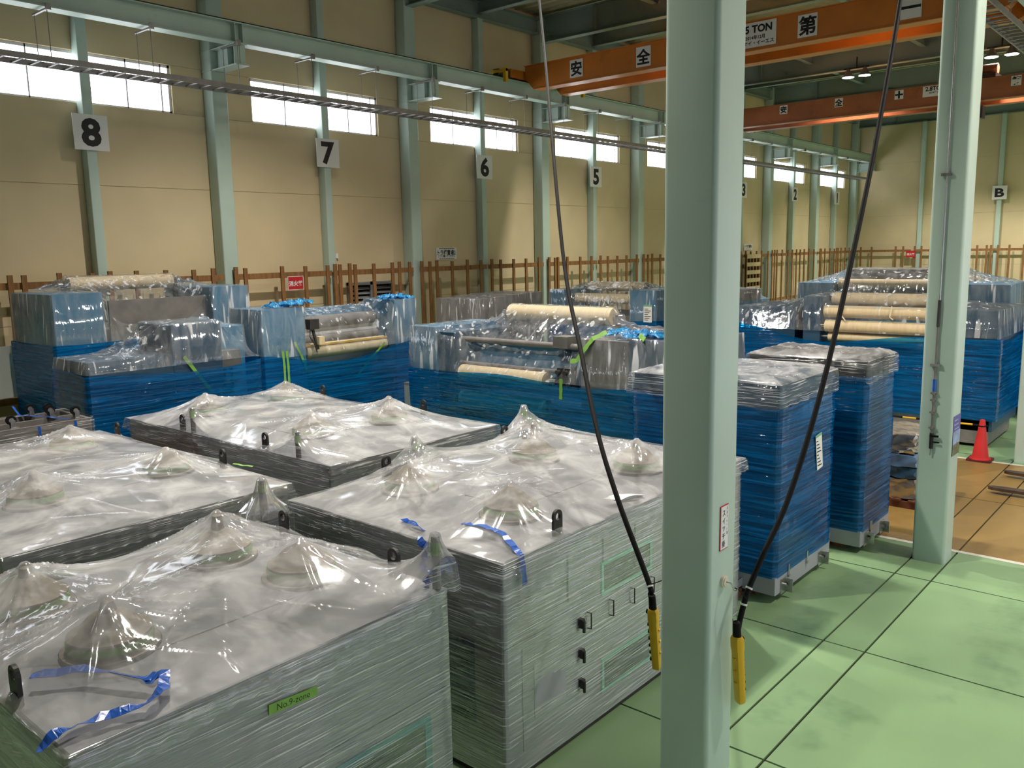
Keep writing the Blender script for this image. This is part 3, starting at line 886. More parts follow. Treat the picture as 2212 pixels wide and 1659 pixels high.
def oven_unit(label, x0, x1, y0, y1, dampers, lugs, posts, seed, res=.016, edge_drop=.16, wrap_top=None, skirt=None, end_dark=True):
    cx, cy = (x0 + x1) / 2, (y0 + y1) / 2
    o = (cx, cy, 0)
    t = thing('oven_unit', label, 'oven unit', o, 0, 'film covered grey oven units')
    MB(o).box(x0 + .03, y0 + .03, 0, x1 - .03, y1 - .03, .06).build('plinth', 'machine_dark', t)
    MB(o).rbox(x0, y0, .06, x1, y1, 1.035, .006, 2).build('lower_casing', 'grey_case', t)
    MB(o).rbox(x0, y0, 1.042, x1, y1, ZT, .006, 2).build('upper_casing', 'grey_case', t)
    MB(o).box(x0 - .003, y0 + .02, .08, x0, y1 - .02, ZT - .02).build('end_panel', 'grey_dark', t)
    # roof hatch seams
    for (a, b) in ((.28, .72),):
        hx0, hx1 = x0 + (x1 - x0) * a, x0 + (x1 - x0) * b
        hy0, hy1 = y0 + (y1 - y0) * .3, y0 + (y1 - y0) * .55
        MB(o).box(hx0, hy0, ZT, hx1, hy1, ZT + .006).build('roof_hatch', 'grey_case', t)
    for (dx, dy, pz) in dampers:
        h = pz - ZT
        d = MB(o).lathe((dx, dy, ZT), [(.24, 0), (.245, .025), (.212, .028), (.21, .105), (.18, .115), (.10, .19), (.045, .215), (.03, h - .015), (.02, h - .01)], 28).build('damper', 'damper', t, True, 35)
        MB(o).lathe((dx, dy, ZT), [(.214, .045), (.216, .05), (.216, .085), (.214, .09)], 28).build('tape_band', 'green_tape', d, True)
        MB(o).lathe((dx, dy, ZT), [(.25, .0), (.25, .02)], 28).build('gasket', 'damper_base', d)
    for (lx, ly, al) in lugs:
        lug_mesh(o, lx, ly, ZT, .19, .05, .011, al).build('lifting_eye', 'dark_steel', t)
    for (px, py, pz) in posts:
        p = MB(o).cyl((px, py, ZT - .5), (px, py, pz - .005), .028, 10).build('corner_stake', 'machine_grey', t)
        MB(o).cyl((px, py, pz - .12), (px, py, pz - .04), .033, 10).build('tape_band', 'green_tape', p)
    # taut film sheet over everything that sticks up
    m_ = .035
    ax0, ax1, ay0, ay1 = x0 - m_, x1 + m_, y0 - m_, y1 + m_
    nx = int((ax1 - ax0) / res / 8) * 8 + 1
    ny = int((ay1 - ay0) / res / 8) * 8 + 1
    X, Y = np.meshgrid(np.linspace(ax0, ax1, nx), np.linspace(ay0, ay1, ny), indexing='ij')
    sup = np.full(X.shape, ZT + .008)
    for (dx, dy, pz) in dampers:
        rr_ = np.hypot(X - dx, Y - dy)
        sup = np.maximum(sup, ZT + damper_profile(rr_, pz - ZT + .02))
        wob = 1 + .10 * np.sin(np.arctan2(Y - dy, X - dx) * 4 + dx * 9)
        sup = np.maximum(sup, ZT + (pz - ZT + .02) * np.clip(1 - rr_ / (.70 * wob), 0, 1) ** 1.5)
    for (px, py, pz) in posts:
        r = np.hypot(X - px, Y - py)
        sup = np.maximum(sup, np.where(r < res * .8 + .02, pz + .01, -9))
    for (lx, ly, al) in lugs:
        r = np.hypot(X - lx, Y - ly)
        sup = np.maximum(sup, np.where(r < .04, ZT + .05, -9))
    edge = np.full(X.shape, ZT + .006)
    for (px, py, pz) in posts:       # sheet is lifted at the rim beside a stake
        r = np.hypot(X - px, Y - py)
        edge = np.maximum(edge, ZT + (pz - ZT) * np.exp(-(r / .22) ** 1.0) * .97)
    Z = relax(sup, edge)
    fold = creases(X, Y, seed, .012, 4, .8)
    pk = [(d[0], d[1]) for d in dampers]
    fold += line_creases(X, Y, seed + 2, 34 * len(pk), .7, .010, .012, pk, .05)
    fold += line_creases(X, Y, seed + 3, 26, .9, .010, .008)
    if posts:
        fold += line_creases(X, Y, seed + 4, 16 * len(posts), .6, .012, .014, [(p[0], p[1]) for p in posts], .04)
    inn = np.clip(np.minimum.reduce([X - ax0, ax1 - X, Y - ay0, ay1 - Y]) / .10, 0, 1)
    Z = Z + fold * inn
    sk = skirt or (lambda s: edge_drop * (.55 + .9 * vnoise(s * 22 + 9, s * 0 + 5, seed)))
    sheet_object('film_cover', X - cx, Y - cy, Z, 'film', t, sk)
    # stretch wrap round the sides
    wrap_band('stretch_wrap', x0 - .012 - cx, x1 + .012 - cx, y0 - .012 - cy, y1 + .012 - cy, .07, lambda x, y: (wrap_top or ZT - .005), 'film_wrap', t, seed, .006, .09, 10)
    return t, o

def ribbon(pts, width, name, m, parent, o=(0, 0, 0), up=(0, 0, 1), thick=.002, twist=None):
    """tape strip with thickness along a path"""
    pts = [Vector(p) for p in pts]
    q = []
    for i in range(len(pts) - 1):       # subdivide
        for k in range(4):
            q.append(pts[i].lerp(pts[i + 1], k / 4))
    q.append(pts[-1])
    mb = MB(o)
    vs = []
    n = len(q)
    for i, p in enumerate(q):
        d = (q[min(i + 1, n - 1)] - q[max(i - 1, 0)]).normalized()
        u = Vector(up)
        if twist:
            u = Matrix.Rotation(twist * math.sin(i * .7), 3, d) @ u
        side = d.cross(u).normalized() * width / 2 * (1 + .12 * math.sin(i * 1.9))
        nn = side.cross(d).normalized() * thick
        wv = Vector((0, 0, .004 * math.sin(i * 2.3)))
        vs += [tuple(p - side + wv), tuple(p + side + wv), tuple(p + side + nn + wv), tuple(p - side + nn + wv)]
    fs = [(0, 1, 2, 3), tuple((n - 1) * 4 + k for k in (3, 2, 1, 0))]
    for i in range(n - 1):
        for k in range(4):
            a, b = i * 4 + k, i * 4 + (k + 1) % 4
            fs.append((a, a + 4, b + 4, b))
    mb.add(vs, fs)
    return mb.build(name, m, parent)

def framed_window(t, o, x0, x1, z0, z1, y, mf, fw=.045):
    f = MB(o)
    f.box(x0, y - .012, z0, x1, y, z0 + fw).box(x0, y - .012, z1 - fw, x1, y, z1).box(x0, y - .012, z0 + fw, x0 + fw, y, z1 - fw).box(x1 - fw, y - .012, z0 + fw, x1, y, z1 - fw)
    fo = f.build('window_frame', mf, t)
    MB(o).box(x0 + fw, y - .006, z0 + fw, x1 - fw, y, z1 - fw).build('pane', 'dark_glass', fo)

# unit nearest the camera
t, o = oven_unit('nearest grey oven unit under film with green handwritten tape', 1.25, 3.47, 3.55, 5.62,
    [(1.80, 4.38, 1.94), (1.72, 5.25, 1.94), (2.88, 5.14, 1.98), (3.03, 4.42, 1.90)],
    [(1.27, 4.17, 'y'), (3.44, 5.2, 'y'), (3.4, 3.95, 'y')], [(3.43, 3.60, 2.0)], 3)
framed_window(t, o, 1.75, 3.285, .5, .925, 3.55, 'teal', .05)
tp = MB(o).add([(2.178, 3.532, 1.418), (2.472, 3.532, 1.40), (2.474, 3.532, 1.452), (2.18, 3.532, 1.472), (2.178, 3.528, 1.418), (2.472, 3.528, 1.40), (2.474, 3.528, 1.452), (2.18, 3.528, 1.472)],
               [(0, 1, 2, 3), (7, 6, 5, 4), (0, 4, 5, 1), (1, 5, 6, 2), (2, 6, 7, 3), (3, 7, 4, 0)]).build('label_tape', 'green_tape', t)
text('No.9-zone', .05, 'handwriting', 'ink', (2.325 - o[0], 3.527 - o[1], 1.436), 0, tp, -.0004, .95, tilt=-.06)
ribbon([(1.36, 4.24, 1.735), (1.54, 4.10, 1.745), (1.69, 3.80, 1.735), (1.715, 3.72, 1.74)], .05, 'blue_tape_strip', 'blue_tape', t, o, twist=.5)
ribbon([(1.70, 3.78, 1.735), (1.755, 3.71, 1.76), (1.70, 3.62, 1.745), (1.60, 3.57, 1.725), (1.46, 3.63, 1.715), (1.33, 3.66, 1.71), (1.24, 3.665, 1.715), (1.165, 3.67, 1.66)], .05, 'blue_tape_strip', 'blue_tape', t, o, twist=.5)
ribbon([(3.46, 3.79, 1.93), (3.50, 3.76, 1.87), (3.46, 3.74, 1.80), (3.43, 3.72, 1.76), (3.47, 3.70, 1.73), (3.42, 3.68, 1.69), (3.40, 3.66, 1.675)], .055, 'blue_tape_knot', 'blue_tape', t, o, up=(.6, -.7, .2), twist=1.0)
ribbon([(3.44, 3.70, 1.74), (3.50, 3.66, 1.735), (3.54, 3.64, 1.72)], .045, 'blue_tape_knot', 'blue_tape', t, o, up=(.3, -.4, .8), twist=.6)

# middle unit with doors towards the aisle
t, o = oven_unit('long grey oven unit under film beside the large column', 4.0, 7.5, 3.57, 5.9,
    [(4.82, 5.35, 1.90), (6.28, 5.15, 2.03), (6.55, 4.15, 1.93), (4.80, 4.18, 1.91)],
    [(4.66, 3.62, 'x'), (5.0, 5.86, 'x'), (6.65, 5.86, 'x')], [(5.34, 5.84, 1.97), (6.95, 5.84, 2.02)], 5,
    skirt=lambda s: .10 + .45 * np.clip(1 - np.abs(s - .0) * 14, 0, 1) + .45 * np.clip(1 - np.abs(s - 1.0) * 14, 0, 1) + .06 * vnoise(s * 30 + 9, s * 0 + 5, 4))
framed_window(t, o, 5.13, 5.86, 1.05, 1.32, 3.57, 'mint_tape', .03)
framed_window(t, o, 5.13, 5.86, .25, .53, 3.57, 'mint_tape', .03)
framed_window(t, o, 6.4, 7.1, .25, .53, 3.57, 'mint_tape', .03)
MB(o).box(3.994, 3.84, .42, 3.997, 4.35, 1.03).build('end_window', 'dark_glass', t)
d = MB(o).box(4.18, 3.562, .22, 4.82, 3.57, .98).build('access_door', 'grey_case', t)
MB(o).box(4.30, 3.556, .42, 4.66, 3.562, .82).build('door_panel', 'plinth', d)
for z in (.42, .66, .9):
    MB(o).box(4.835, 3.53, z, 4.87, 3.57, z + .07).cyl((4.85, 3.525, z - .03), (4.85, 3.525, z + .06), .012, 8).build('door_latch', 'machine_dark', d)
for k in range(4):
    MB(o).tube([(4.95 + k * .3, 3.57, .98), (4.95 + k * .3, 3.53, .985), (4.95 + k * .3, 3.53, .86), (4.95 + k * .3, 3.57, .855)], .006, 6).build('grab_handle', 'machine_dark', t)
for k in range(3):
    MB(o).box(4.70 + k * .45, 3.562, 1.15, 4.712 + k * .45, 3.568, 1.5).build('panel_seam', 'machine_dark', t)
ribbon([(4.274, 4.19, 1.735), (4.30, 4.0, 1.745), (4.297, 3.83, 1.73), (4.2, 3.64, 1.70), (4.165, 3.552, 1.672)], .05, 'blue_tape_strip', 'blue_tape', t, o)
ribbon([(4.165, 3.545, 1.672), (4.17, 3.535, 1.6), (4.185, 3.533, 1.46)], .05, 'blue_tape_strip', 'blue_tape', t, o, up=(0, -1, 0))
ribbon([(4.11, 4.66, 1.715), (4.08, 4.5, 1.72), (4.06, 4.375, 1.70)], .035, 'blue_tape_strip', 'blue_tape', t, o, twist=.7)
pp = MB(o)
Pp = np.array([[(5.5 + .28 * i / 4 - .02 * j, 3.63 + .13 * j / 3 - .05 * i / 4, 1.715 + .012 * math.sin(i * 1.1)) for j in range(4)] for i in range(5)])
pp.grid(Pp)
Pq = Pp.copy(); Pq[..., 2] -= .003
pp.grid(Pq[::-1]).build('paper_sheet', 'paper', t)

# left unit and rear unit
oven_unit('grey oven unit under film at the left edge, second row', 1.95, 4.28, 6.38, 10.2,
    [(3.68, 9.45, 1.91), (2.62, 7.58, 1.93), (3.82, 7.66, 1.89), (2.55, 9.45, 1.91)],
    [(4.24, 7.37, 'y'), (4.24, 9.59, 'y')], [], 8)
t, o = oven_unit('grey oven unit under film in front of the wrapped blue machines', 4.9, 7.3, 6.57, 10.72,
    [(5.64, 10.12, 1.92), (6.83, 10.08, 1.92), (5.66, 7.90, 1.92), (6.70, 7.76, 1.96)],
    [(4.93, 9.41, 'y'), (4.93, 7.70, 'y'), (7.26, 9.81, 'y'), (7.26, 7.75, 'y')], [(4.92, 9.15, 1.96), (4.93, 7.12, 1.93)], 13)
# sagging film bridging the gap towards the left unit
ribbon([(4.30, 7.3, 1.70), (4.42, 7.15, 1.67)], .04, 'green_tape_strip', 'green_tape', t, o)

# loose stake with draped film corner between the units
st = thing('timber_stake', 'grey stake with film peak and green tape behind the nearest unit', 'stake', (3.72, 5.9, 0))
MB().cyl((0, 0, 0), (0, 0, 1.90), .03, 10).build('pole', 'machine_grey', st)
MB().cyl((0, 0, 1.80), (0, 0, 1.86), .034, 10).build('tape_band', 'green_tape', st)
fm = MB()
R_ = 40
prof_ = [(.02, 1.925), (.04, 1.90), (.06, 1.82), (.10, 1.74), (.17, 1.66), (.21, 1.60)]
for i, (r, z) in enumerate(prof_):
    for k in range(R_):
        a = 2 * PI * k / R_
        rr = r * (1 + .18 * math.sin(k * 2.7) * (i / 5))
        fm.v.append((max(-.2, min(.2, rr * math.cos(a))), max(-.13, min(.5, rr * math.sin(a))), z))
for i in range(len(prof_) - 1):
    for k in range(R_):
        fm.f.append((i * R_ + k, i * R_ + (k + 1) % R_, (i + 1) * R_ + (k + 1) % R_, (i + 1) * R_ + k))
fm.build('film_hood', 'film', st, True, 180)

# ------------------------------------------------------------------ blue machines wrapped in clear and blue film
def machine(label, loc, rz, L, D, parts, rolls, zw, seed, wave=.03, group='film wrapped blue machines', res=.035, base=True, extra=None, ov=.05, name='coating_machine', zb=.12, cover='film_mach', lift=(), wrapmat='film_blue', deep=None):
    """local frame: x along the machine (0..L), y from front (0) to back (D).
    parts: (name, material, x0,x1,y0,y1,z0,z1); rolls: (x0,x1,y,z,r,material,ties); zw: height of the blue wrap"""
    t = thing(name, label, 'machine', loc, rz, group)
    if base:
        MB().box(.04, .04, 0, L - .04, D - .04, zb + .1).build('base_frame', 'plinth', t)
    for (nm, m, a, b, c, d, e, f) in parts:
        MB().rbox(a, c, e, b, d, f, .012, 2).build(nm, m, t)
    for (a, b, y, z, r, m, ties) in rolls:
        ro = MB().cyl((a, y, z), (b, y, z), r, 24).build('roll', m, t, True, 35)
        MB().cyl((a - .18, y, z), (b + .18, y, z), r * .35, 12).build('roll_shaft', 'steel', ro, True, 35)
        if z > 2.45:
            for xe in (a - .1, b + .05):
                MB().box(xe, y - .05, z - .55, xe + .05, y + .05, z + .04).build('roll_stand', 'machine_dark', ro)
        for k in range(ties):
            x = a + (b - a) * (.04 if k == 0 else .96 if k == ties - 1 else k / (ties - 1))
            MB().cyl((x - .012, y, z), (x + .012, y, z), r + .004, 24).build('tie_band', 'tie', ro, True, 35)
    if extra: extra(t)
    if cover:
        nx = int((L + 2 * ov) / res / 8) * 8 + 1
        ny = max(17, int((D + 2 * ov) / res / 8) * 8 + 1)
        X, Y = np.meshgrid(np.linspace(-ov, L + ov, nx), np.linspace(-ov, D + ov, ny), indexing='ij')
        hx, hy = (L + 2 * ov) / (nx - 1) * .6, (D + 2 * ov) / (ny - 1) * .6
        sup = np.full(X.shape, zw - .3)
        for (nm, m, a, b, c, d, e, f) in parts:
            sup = np.maximum(sup, np.where((X > a - hx) & (X < b + hx) & (Y > c - hy) & (Y < d + hy), f + .015, -9))
        for (a, b, y, z, r, m, ties) in rolls:
            dy = np.abs(Y - y)
            sup = np.maximum(sup, np.where((X > a) & (X < b) & (dy < r), z + np.sqrt(np.clip(r * r - dy * dy, 0, None)) + .015, -9))
        for (lx, ly, lz) in lift:
            sup = np.maximum(sup, np.where(np.hypot(X - lx, Y - ly) < res, lz, -9))
        edge = np.full(X.shape, zw - .02)
        Z = relax(sup, edge, 200)
        fold = creases(X, Y, seed, .04, 4, .6)
        corners = [(x_, y_) for (nm, m, a, b, c, d, e, f) in parts for x_ in (a, b) for y_ in (c, d)]
        fold += line_creases(X, Y, seed + 2, 5 * len(corners), 1.3, .035, .035, corners, .02) + line_creases(X, Y, seed + 3, 30, 1.2, .035, .022)
        inn = np.clip(np.minimum.reduce([X + ov, L + ov - X, Y + ov, D + ov - Y]) / .3, 0, 1)
        free = np.clip((Z - sup) / .05, .25, 1)
        Z = Z + fold * inn * free
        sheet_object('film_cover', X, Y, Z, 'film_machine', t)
    if wrapmat:
        def zt(x, y):
            return zw + wave * math.sin(x * 1.9 + seed) + wave * .6 * math.sin(y * 2.7 + seed * 2) - wave * 3 * math.sin(PI * max(0, min(1, x / L))) * (1 if wave > .04 else .3)
        wrap_band('blue_wrap', -ov - .008, L + ov + .008, -ov - .008, D + ov + .008, zb, zt, wrapmat, t, seed, .02, .12, 12, .04)
    return t

def crumple(t, pts, seed, s=.22, name='crumpled_blue_film'):
    """bunched end of blue film"""
    rs = np.random.RandomState(seed)
    m = MB()
    for (x, y, z) in pts:
        n = 9
        U, V = np.meshgrid(np.linspace(-1, 1, n), np.linspace(-1, 1, n), indexing='ij')
        Zz = z + .05 * np.cos(U * 1.6) * np.cos(V * 1.6) + (rs.rand(n, n) - .5) * .09 * s / .22
        m.grid(np.stack([x + U * s + (rs.rand(n, n) - .5) * .06, y + V * s * .7 + (rs.rand(n, n) - .5) * .06, Zz], -1))
    return m.build(name, 'film_bluebright', t, True, 20)

def control_arm(t, x, y, z):
    MB().box(x, y, z - .08, x + .2, y + .16, z + .1).cyl((x + .1, y + .08, z - .06), (x + .16, y + .02, z - .45), .03, 8).build('sensor_arm', 'machine_dark', t)
    MB().tube([(x + .04, y + .05, z - .06), (x - .02, y, z - .2), (x + .06, y - .03, z - .35), (x + .12, y, z - .5)], .012, 6).build('hose', 'machine_dark', t)
    MB().box(x + .14, y - .06, z - .36, x + .26, y + .04, z - .22).build('sensor_head', 'cream_roll', t)

# far left machine by the wall (front faces -y)
def far_left(t):
    MB().box(.98, .15, 2.0, 2.8, .2, 2.95).build('front_guard', 'machine_grey', t)
    MB().box(.98, .1, 1.95, 2.8, .24, 2.0).build('guard_rail', 'steel', t)
machine('tall pale blue machine under film at far left by the wall', (5.68, 14.8, 0), 0, 3.62, 1.75,
    [('side_housing', 'machine_blue', 0, .82, 0, 1.75, .2, 3.1), ('side_housing', 'machine_blue', 2.86, 3.62, 0, 1.75, .2, 3.1), ('lower_body', 'machine_deep', .82, 2.86, .2, 1.7, .2, 1.6), ('cross_beam', 'machine_grey', .82, 2.86, .9, 1.3, 2.0, 2.5)],
    [(.8, 2.75, 1.3, 3.22, .13, 'cream_roll', 3), (.95, 2.75, .55, 2.3, .16, 'machine_grey', 0)], 2.28, 4, extra=far_left)

# stepped machine in front of it
def stepped(t):
    MB().box(2.0, .1, 2.0, 2.35, .5, 2.25).build('pump_head', 'machine_grey', t)
    MB().cyl((2.15, .2, 1.6), (2.15, .2, 2.1), .09, 14).build('pump_body', 'steel', t, True)
    ribbon([(1.35, -.03, 2.25), (1.7, -.035, 1.75), (2.0, -.035, 1.3)], .05, 'green_tape_strip', 'green_tape', t, up=(0, -1, 0))
machine('stepped dark blue machine wrapped in blue film, left of centre', (4.84, 11.65, 0), 0, 2.55, 1.05,
    [('low_cabinet', 'machine_deep', 0, 1.2, 0, 1.05, .2, 2.3), ('tall_cabinet', 'machine_deep', 1.2, 1.98, 0, 1.0, .2, 2.71), ('rear_cabinet', 'machine_blue', 2.0, 2.55, .3, 1.0, .2, 2.6)],
    [], 2.16, 6, .05, extra=stepped)

# machine with twin crumpled blue film ends (front faces -y)
def twin(t):
    control_arm(t, .98, -.02, 2.42)
    MB().box(.95, .5, 1.4, 2.95, .55, 2.5).build('pale_web', 'paper', t)
    MB().box(.95, .12, 2.02, 2.9, .16, 2.05).build('yellow_bar', 'yellow', t)
    crumple(t, [(.45, .22, 2.80), (.75, .2, 2.81), (.88, .15, 2.83)], 3)
    crumple(t, [(3.05, .25, 2.80), (3.25, .22, 2.80), (3.42, .2, 2.78)], 5)
    for x in (.34, .42):
        ribbon([(x, -.075, 2.02), (x + .01, -.08, 1.75), (x + .005, -.085, 1.45)], .045, 'green_tape_strip', 'green_tape', t, up=(0, -1, 0))
    ribbon([(.62, -.03, 2.15), (.75, -.035, 1.9), (.85, -.035, 1.6)], .04, 'green_tape_strip', 'green_tape', t, up=(0, -1, 0))
    ribbon([(2.7, -.035, 1.95), (2.3, -.035, 1.65), (1.95, -.035, 1.35)], .04, 'green_tape_strip', 'green_tape', t, up=(0, -1, 0))
machine('blue machine under film with two crumpled blue film ends on top', (8.22, 12.72, 0), 0, 3.58, 1.0,
    [('side_housing', 'machine_blue', 0, .88, 0, .95, .2, 2.75), ('side_housing', 'machine_blue', 3.02, 3.58, 0, .95, .2, 2.75), ('lower_body', 'machine_deep', .88, 3.02, .1, .95, .2, 1.5), ('rear_panel', 'machine_blue', .88, 3.02, .85, .95, 1.5, 2.66)],
    [(1.0, 2.9, .25, 1.92, .14, 'cream_roll', 2), (1.0, 2.9, .45, 2.12, .07, 'machine_grey', 0), (1.05, 2.85, .5, 2.42, .12, 'machine_grey', 0)], 1.92, 8, .05, extra=twin)

# centre machine with cream rolls (front faces -x)
def centre(t):
    MB().box(1.35, .35, 1.35, 3.7, .42, 2.15).build('pale_blue_panel', 'machine_blue', t)
    MB().cyl((1.0, .25, 2.18), (3.6, .25, 2.18), .05, 12).build('guide_bar', 'machine_grey', t, True)
    MB().cyl((1.0, .2, 1.78), (3.5, .2, 1.78), .03, 12).build('guide_bar', 'machine_grey', t, True)
    for x in (3.25, 3.4):
        MB().box(x, .05, 1.5, x + .09, .3, 1.86).cyl((x + .045, .05, 1.8), (x + .045, -.02, 1.8), .035, 10).build('clamp_bracket', 'machine_dark', t)
    MB().box(3.12, .12, 2.16, 3.4, .4, 2.34).build('motor_box', 'machine_grey', t)
    crumple(t, [(4.35, .3, 2.43), (4.65, .35, 2.43), (4.85, .3, 2.42)], 9, .26)
    ribbon([(4.15, .1, 2.46), (3.98, -.02, 2.36), (3.86, -.06, 2.2), (3.72, -.07, 2.02), (3.6, -.075, 2.0)], .07, 'green_tape_strip', 'green_tape', t, up=(0, -1, .3))
    ribbon([(4.75, .05, 2.45), (4.9, -.05, 2.4)], .07, 'green_tape_strip', 'green_tape', t, up=(0, -1, .3))
    ribbon([(3.42, -.07, 1.72), (3.42, -.075, 1.55), (3.42, -.08, 1.4)], .06, 'green_tape_strip', 'green_tape', t, up=(0, -1, 0))
machine('centre blue machine under film with cream rolls', (10.35, 11.30, 0), -PI / 2, 5.6, 1.7,
    [('side_housing', 'machine_blue', 0, .62, .0, 1.6, .2, 2.38), ('side_housing', 'machine_deep', .62, 1.02, .05, 1.6, .2, 2.3), ('side_housing', 'machine_grey', 3.75, 4.6, .0, 1.6, .2, 2.34), ('side_housing', 'machine_deep', 4.6, 5.6, .0, 1.6, .2, 2.38), ('lower_body', 'machine_deep', 1.02, 3.75, .3, 1.6, .2, 1.2)],
    [(1.15, 3.0, .12, 1.62, .14, 'cream_roll', 3), (1.15, 3.0, .12, 1.18, .14, 'cream_roll', 3), (1.35, 3.55, 1.2, 2.58, .15, 'cream_roll', 3)], 1.66, 10, .04, extra=centre)

# machine behind it on the right, and the grey cased one
def behind(t):
    p = MB().box(3.0, -.075, 1.85, 3.24, -.068, 2.28).build('paper_tag', 'paper', t)
    MB().box(3.0, -.079, 2.24, 3.24, -.076, 2.28).build('tag_header', 'paper_green', p)
    for k in range(7):
        MB().box(3.03, -.079, 1.9 + k * .045, 3.03 + .1 + .08 * ((k * 7) % 3) / 2, -.0765, 1.912 + k * .045).build('tag_print', 'ink', p)
machine('blue machine behind the centre one with paper tag', (18.2, 14.3, 0), -PI / 2, 3.3, 1.7,
    [('side_housing', 'machine_blue', 0, .5, 0, 1.6, .2, 2.6), ('side_housing', 'machine_blue', 2.55, 3.3, 0, 1.6, .2, 2.62), ('lower_body', 'machine_grey', .5, 2.55, .1, 1.6, .2, 1.9), ('cross_beam', 'machine_dark', .5, 2.55, .3, .5, 1.95, 2.1)],
    [(.7, 2.5, .3, 2.38, .13, 'cream_roll', 3), (.6, 2.4, 1.0, 2.66, .12, 'cream_roll', 2)], 1.85, 14, .03, extra=behind)
machine('low grey boarded case under clear film behind the centre machine', (15.0, 14.0, 0), 0, 2.5, 1.4,
    [('case_panel', 'machine_grey', 0 + .625 * k, .617 + .625 * k, 0, 1.4, .1, 2.52 + .02 * k) for k in range(4)], [], .4, 17, name='cased_machine', wrapmat=None, group=None)

# long machine on the right (front faces -x), base on the floor beyond the aisle
def right_long(t):
    for x in (.45, .75, 1.7):
        MB().box(x + 1.2, -.01, .15, x + 1.22, 0.0, .5).build('panel_seam', 'machine_dark', t)
    MB().tube([(2.35, -.02, 2.5), (2.33, -.08, 2.3), (2.42, -.08, 2.2), (2.3, -.06, 2.35)], .012, 6).build('tie_cord', 'tie', t)
    MB().tube([(3.25, -.02, 2.5), (3.24, -.08, 2.3), (3.3, -.08, 2.25)], .012, 6).build('tie_cord', 'tie', t)
    MB().box(-.0, -.0, .06, 5.0, 1.8, .5).build('grey_skirt', 'machine_grey', t)
machine('long blue machine under film with stacked cream rolls, right of the large column', (16.85, 8.3, 0), -PI / 2, 5.05, 2.1,
    [('end_cabinet', 'machine_deep', 0, 1.3, .2, 2.0, .3, 2.4), ('side_housing', 'machine_deep', 1.55, 1.9, 0, 1.8, .3, 2.64), ('side_housing', 'machine_deep', 4.1, 5.05, 0, 2.1, .3, 2.46), ('lower_body', 'machine_deep', 1.9, 4.1, .2, 1.8, .3, 1.7)],
    [(1.95, 4.1, .55, 2.58, .13, 'cream_roll', 3), (1.95, 4.1, .12, 2.36, .12, 'cream_roll', 3), (2.0, 4.1, .05, 2.08, .12, 'cream_roll', 3), (2.05, 4.1, .1, 1.86, .09, 'cream_roll', 0)], 2.0, 20, .07, extra=right_long, zb=.5, base=False)
machine('tall machine heaped with grey film behind the long right one', (20.6, 8.4, 0), -PI / 2, 4.6, 2.2,
    [('side_housing', 'machine_blue', 0, .8, 0, 2.0, .2, 2.75), ('side_housing', 'machine_blue', 3.2, 4.6, 0, 2.0, .2, 2.75), ('upper_frame', 'machine_grey', .9, 3.4, .8, 1.8, 1.4, 3.05), ('lower_body', 'machine_deep', .8, 3.2, .1, 2.0, .2, 1.8)],
    [(.9, 3.1, .3, 2.72, .12, 'cream_roll', 3)], 2.05, 23, .04)
machine('blue machine at the far right edge behind the third free column', (20.3, 2.15, 0), 0, 4.0, 1.2,
    [('side_housing', 'machine_blue', 0, 1.4, 0, 1.1, .2, 2.5), ('lower_body', 'machine_deep', 1.4, 4.0, 0, 1.1, .2, 2.3)], [], 2.1, 29, .04)
def guard(t):
    for a, b in (((.0, .1, 2.36), (.35, .1, 2.66)), ((.35, .1, 2.66), (.9, .1, 2.66)), ((.0, .1, 2.36), (.9, .1, 2.36))):
        MB().cyl(a, b, .018, 8).build('guard_bar', 'plinth', t, True)
    for k in range(3):
        MB().cyl((.3 + .2 * k, .1, 2.36), (.38 + .2 * k, .1, 2.66), .014, 8).build('guard_bar', 'plinth', t, True)
machine('low grey machine with slanted glass guard left of the long right one', (18.9, 10.75, 0), -PI / 2, 1.6, 1.8,
    [('body', 'machine_blue', 0, 1.6, 0, 1.7, .2, 2.35), ('head_block', 'machine_grey', .9, 1.6, .3, 1.2, 2.35, 2.62)], [], 1.9, 31, .04, extra=guard)

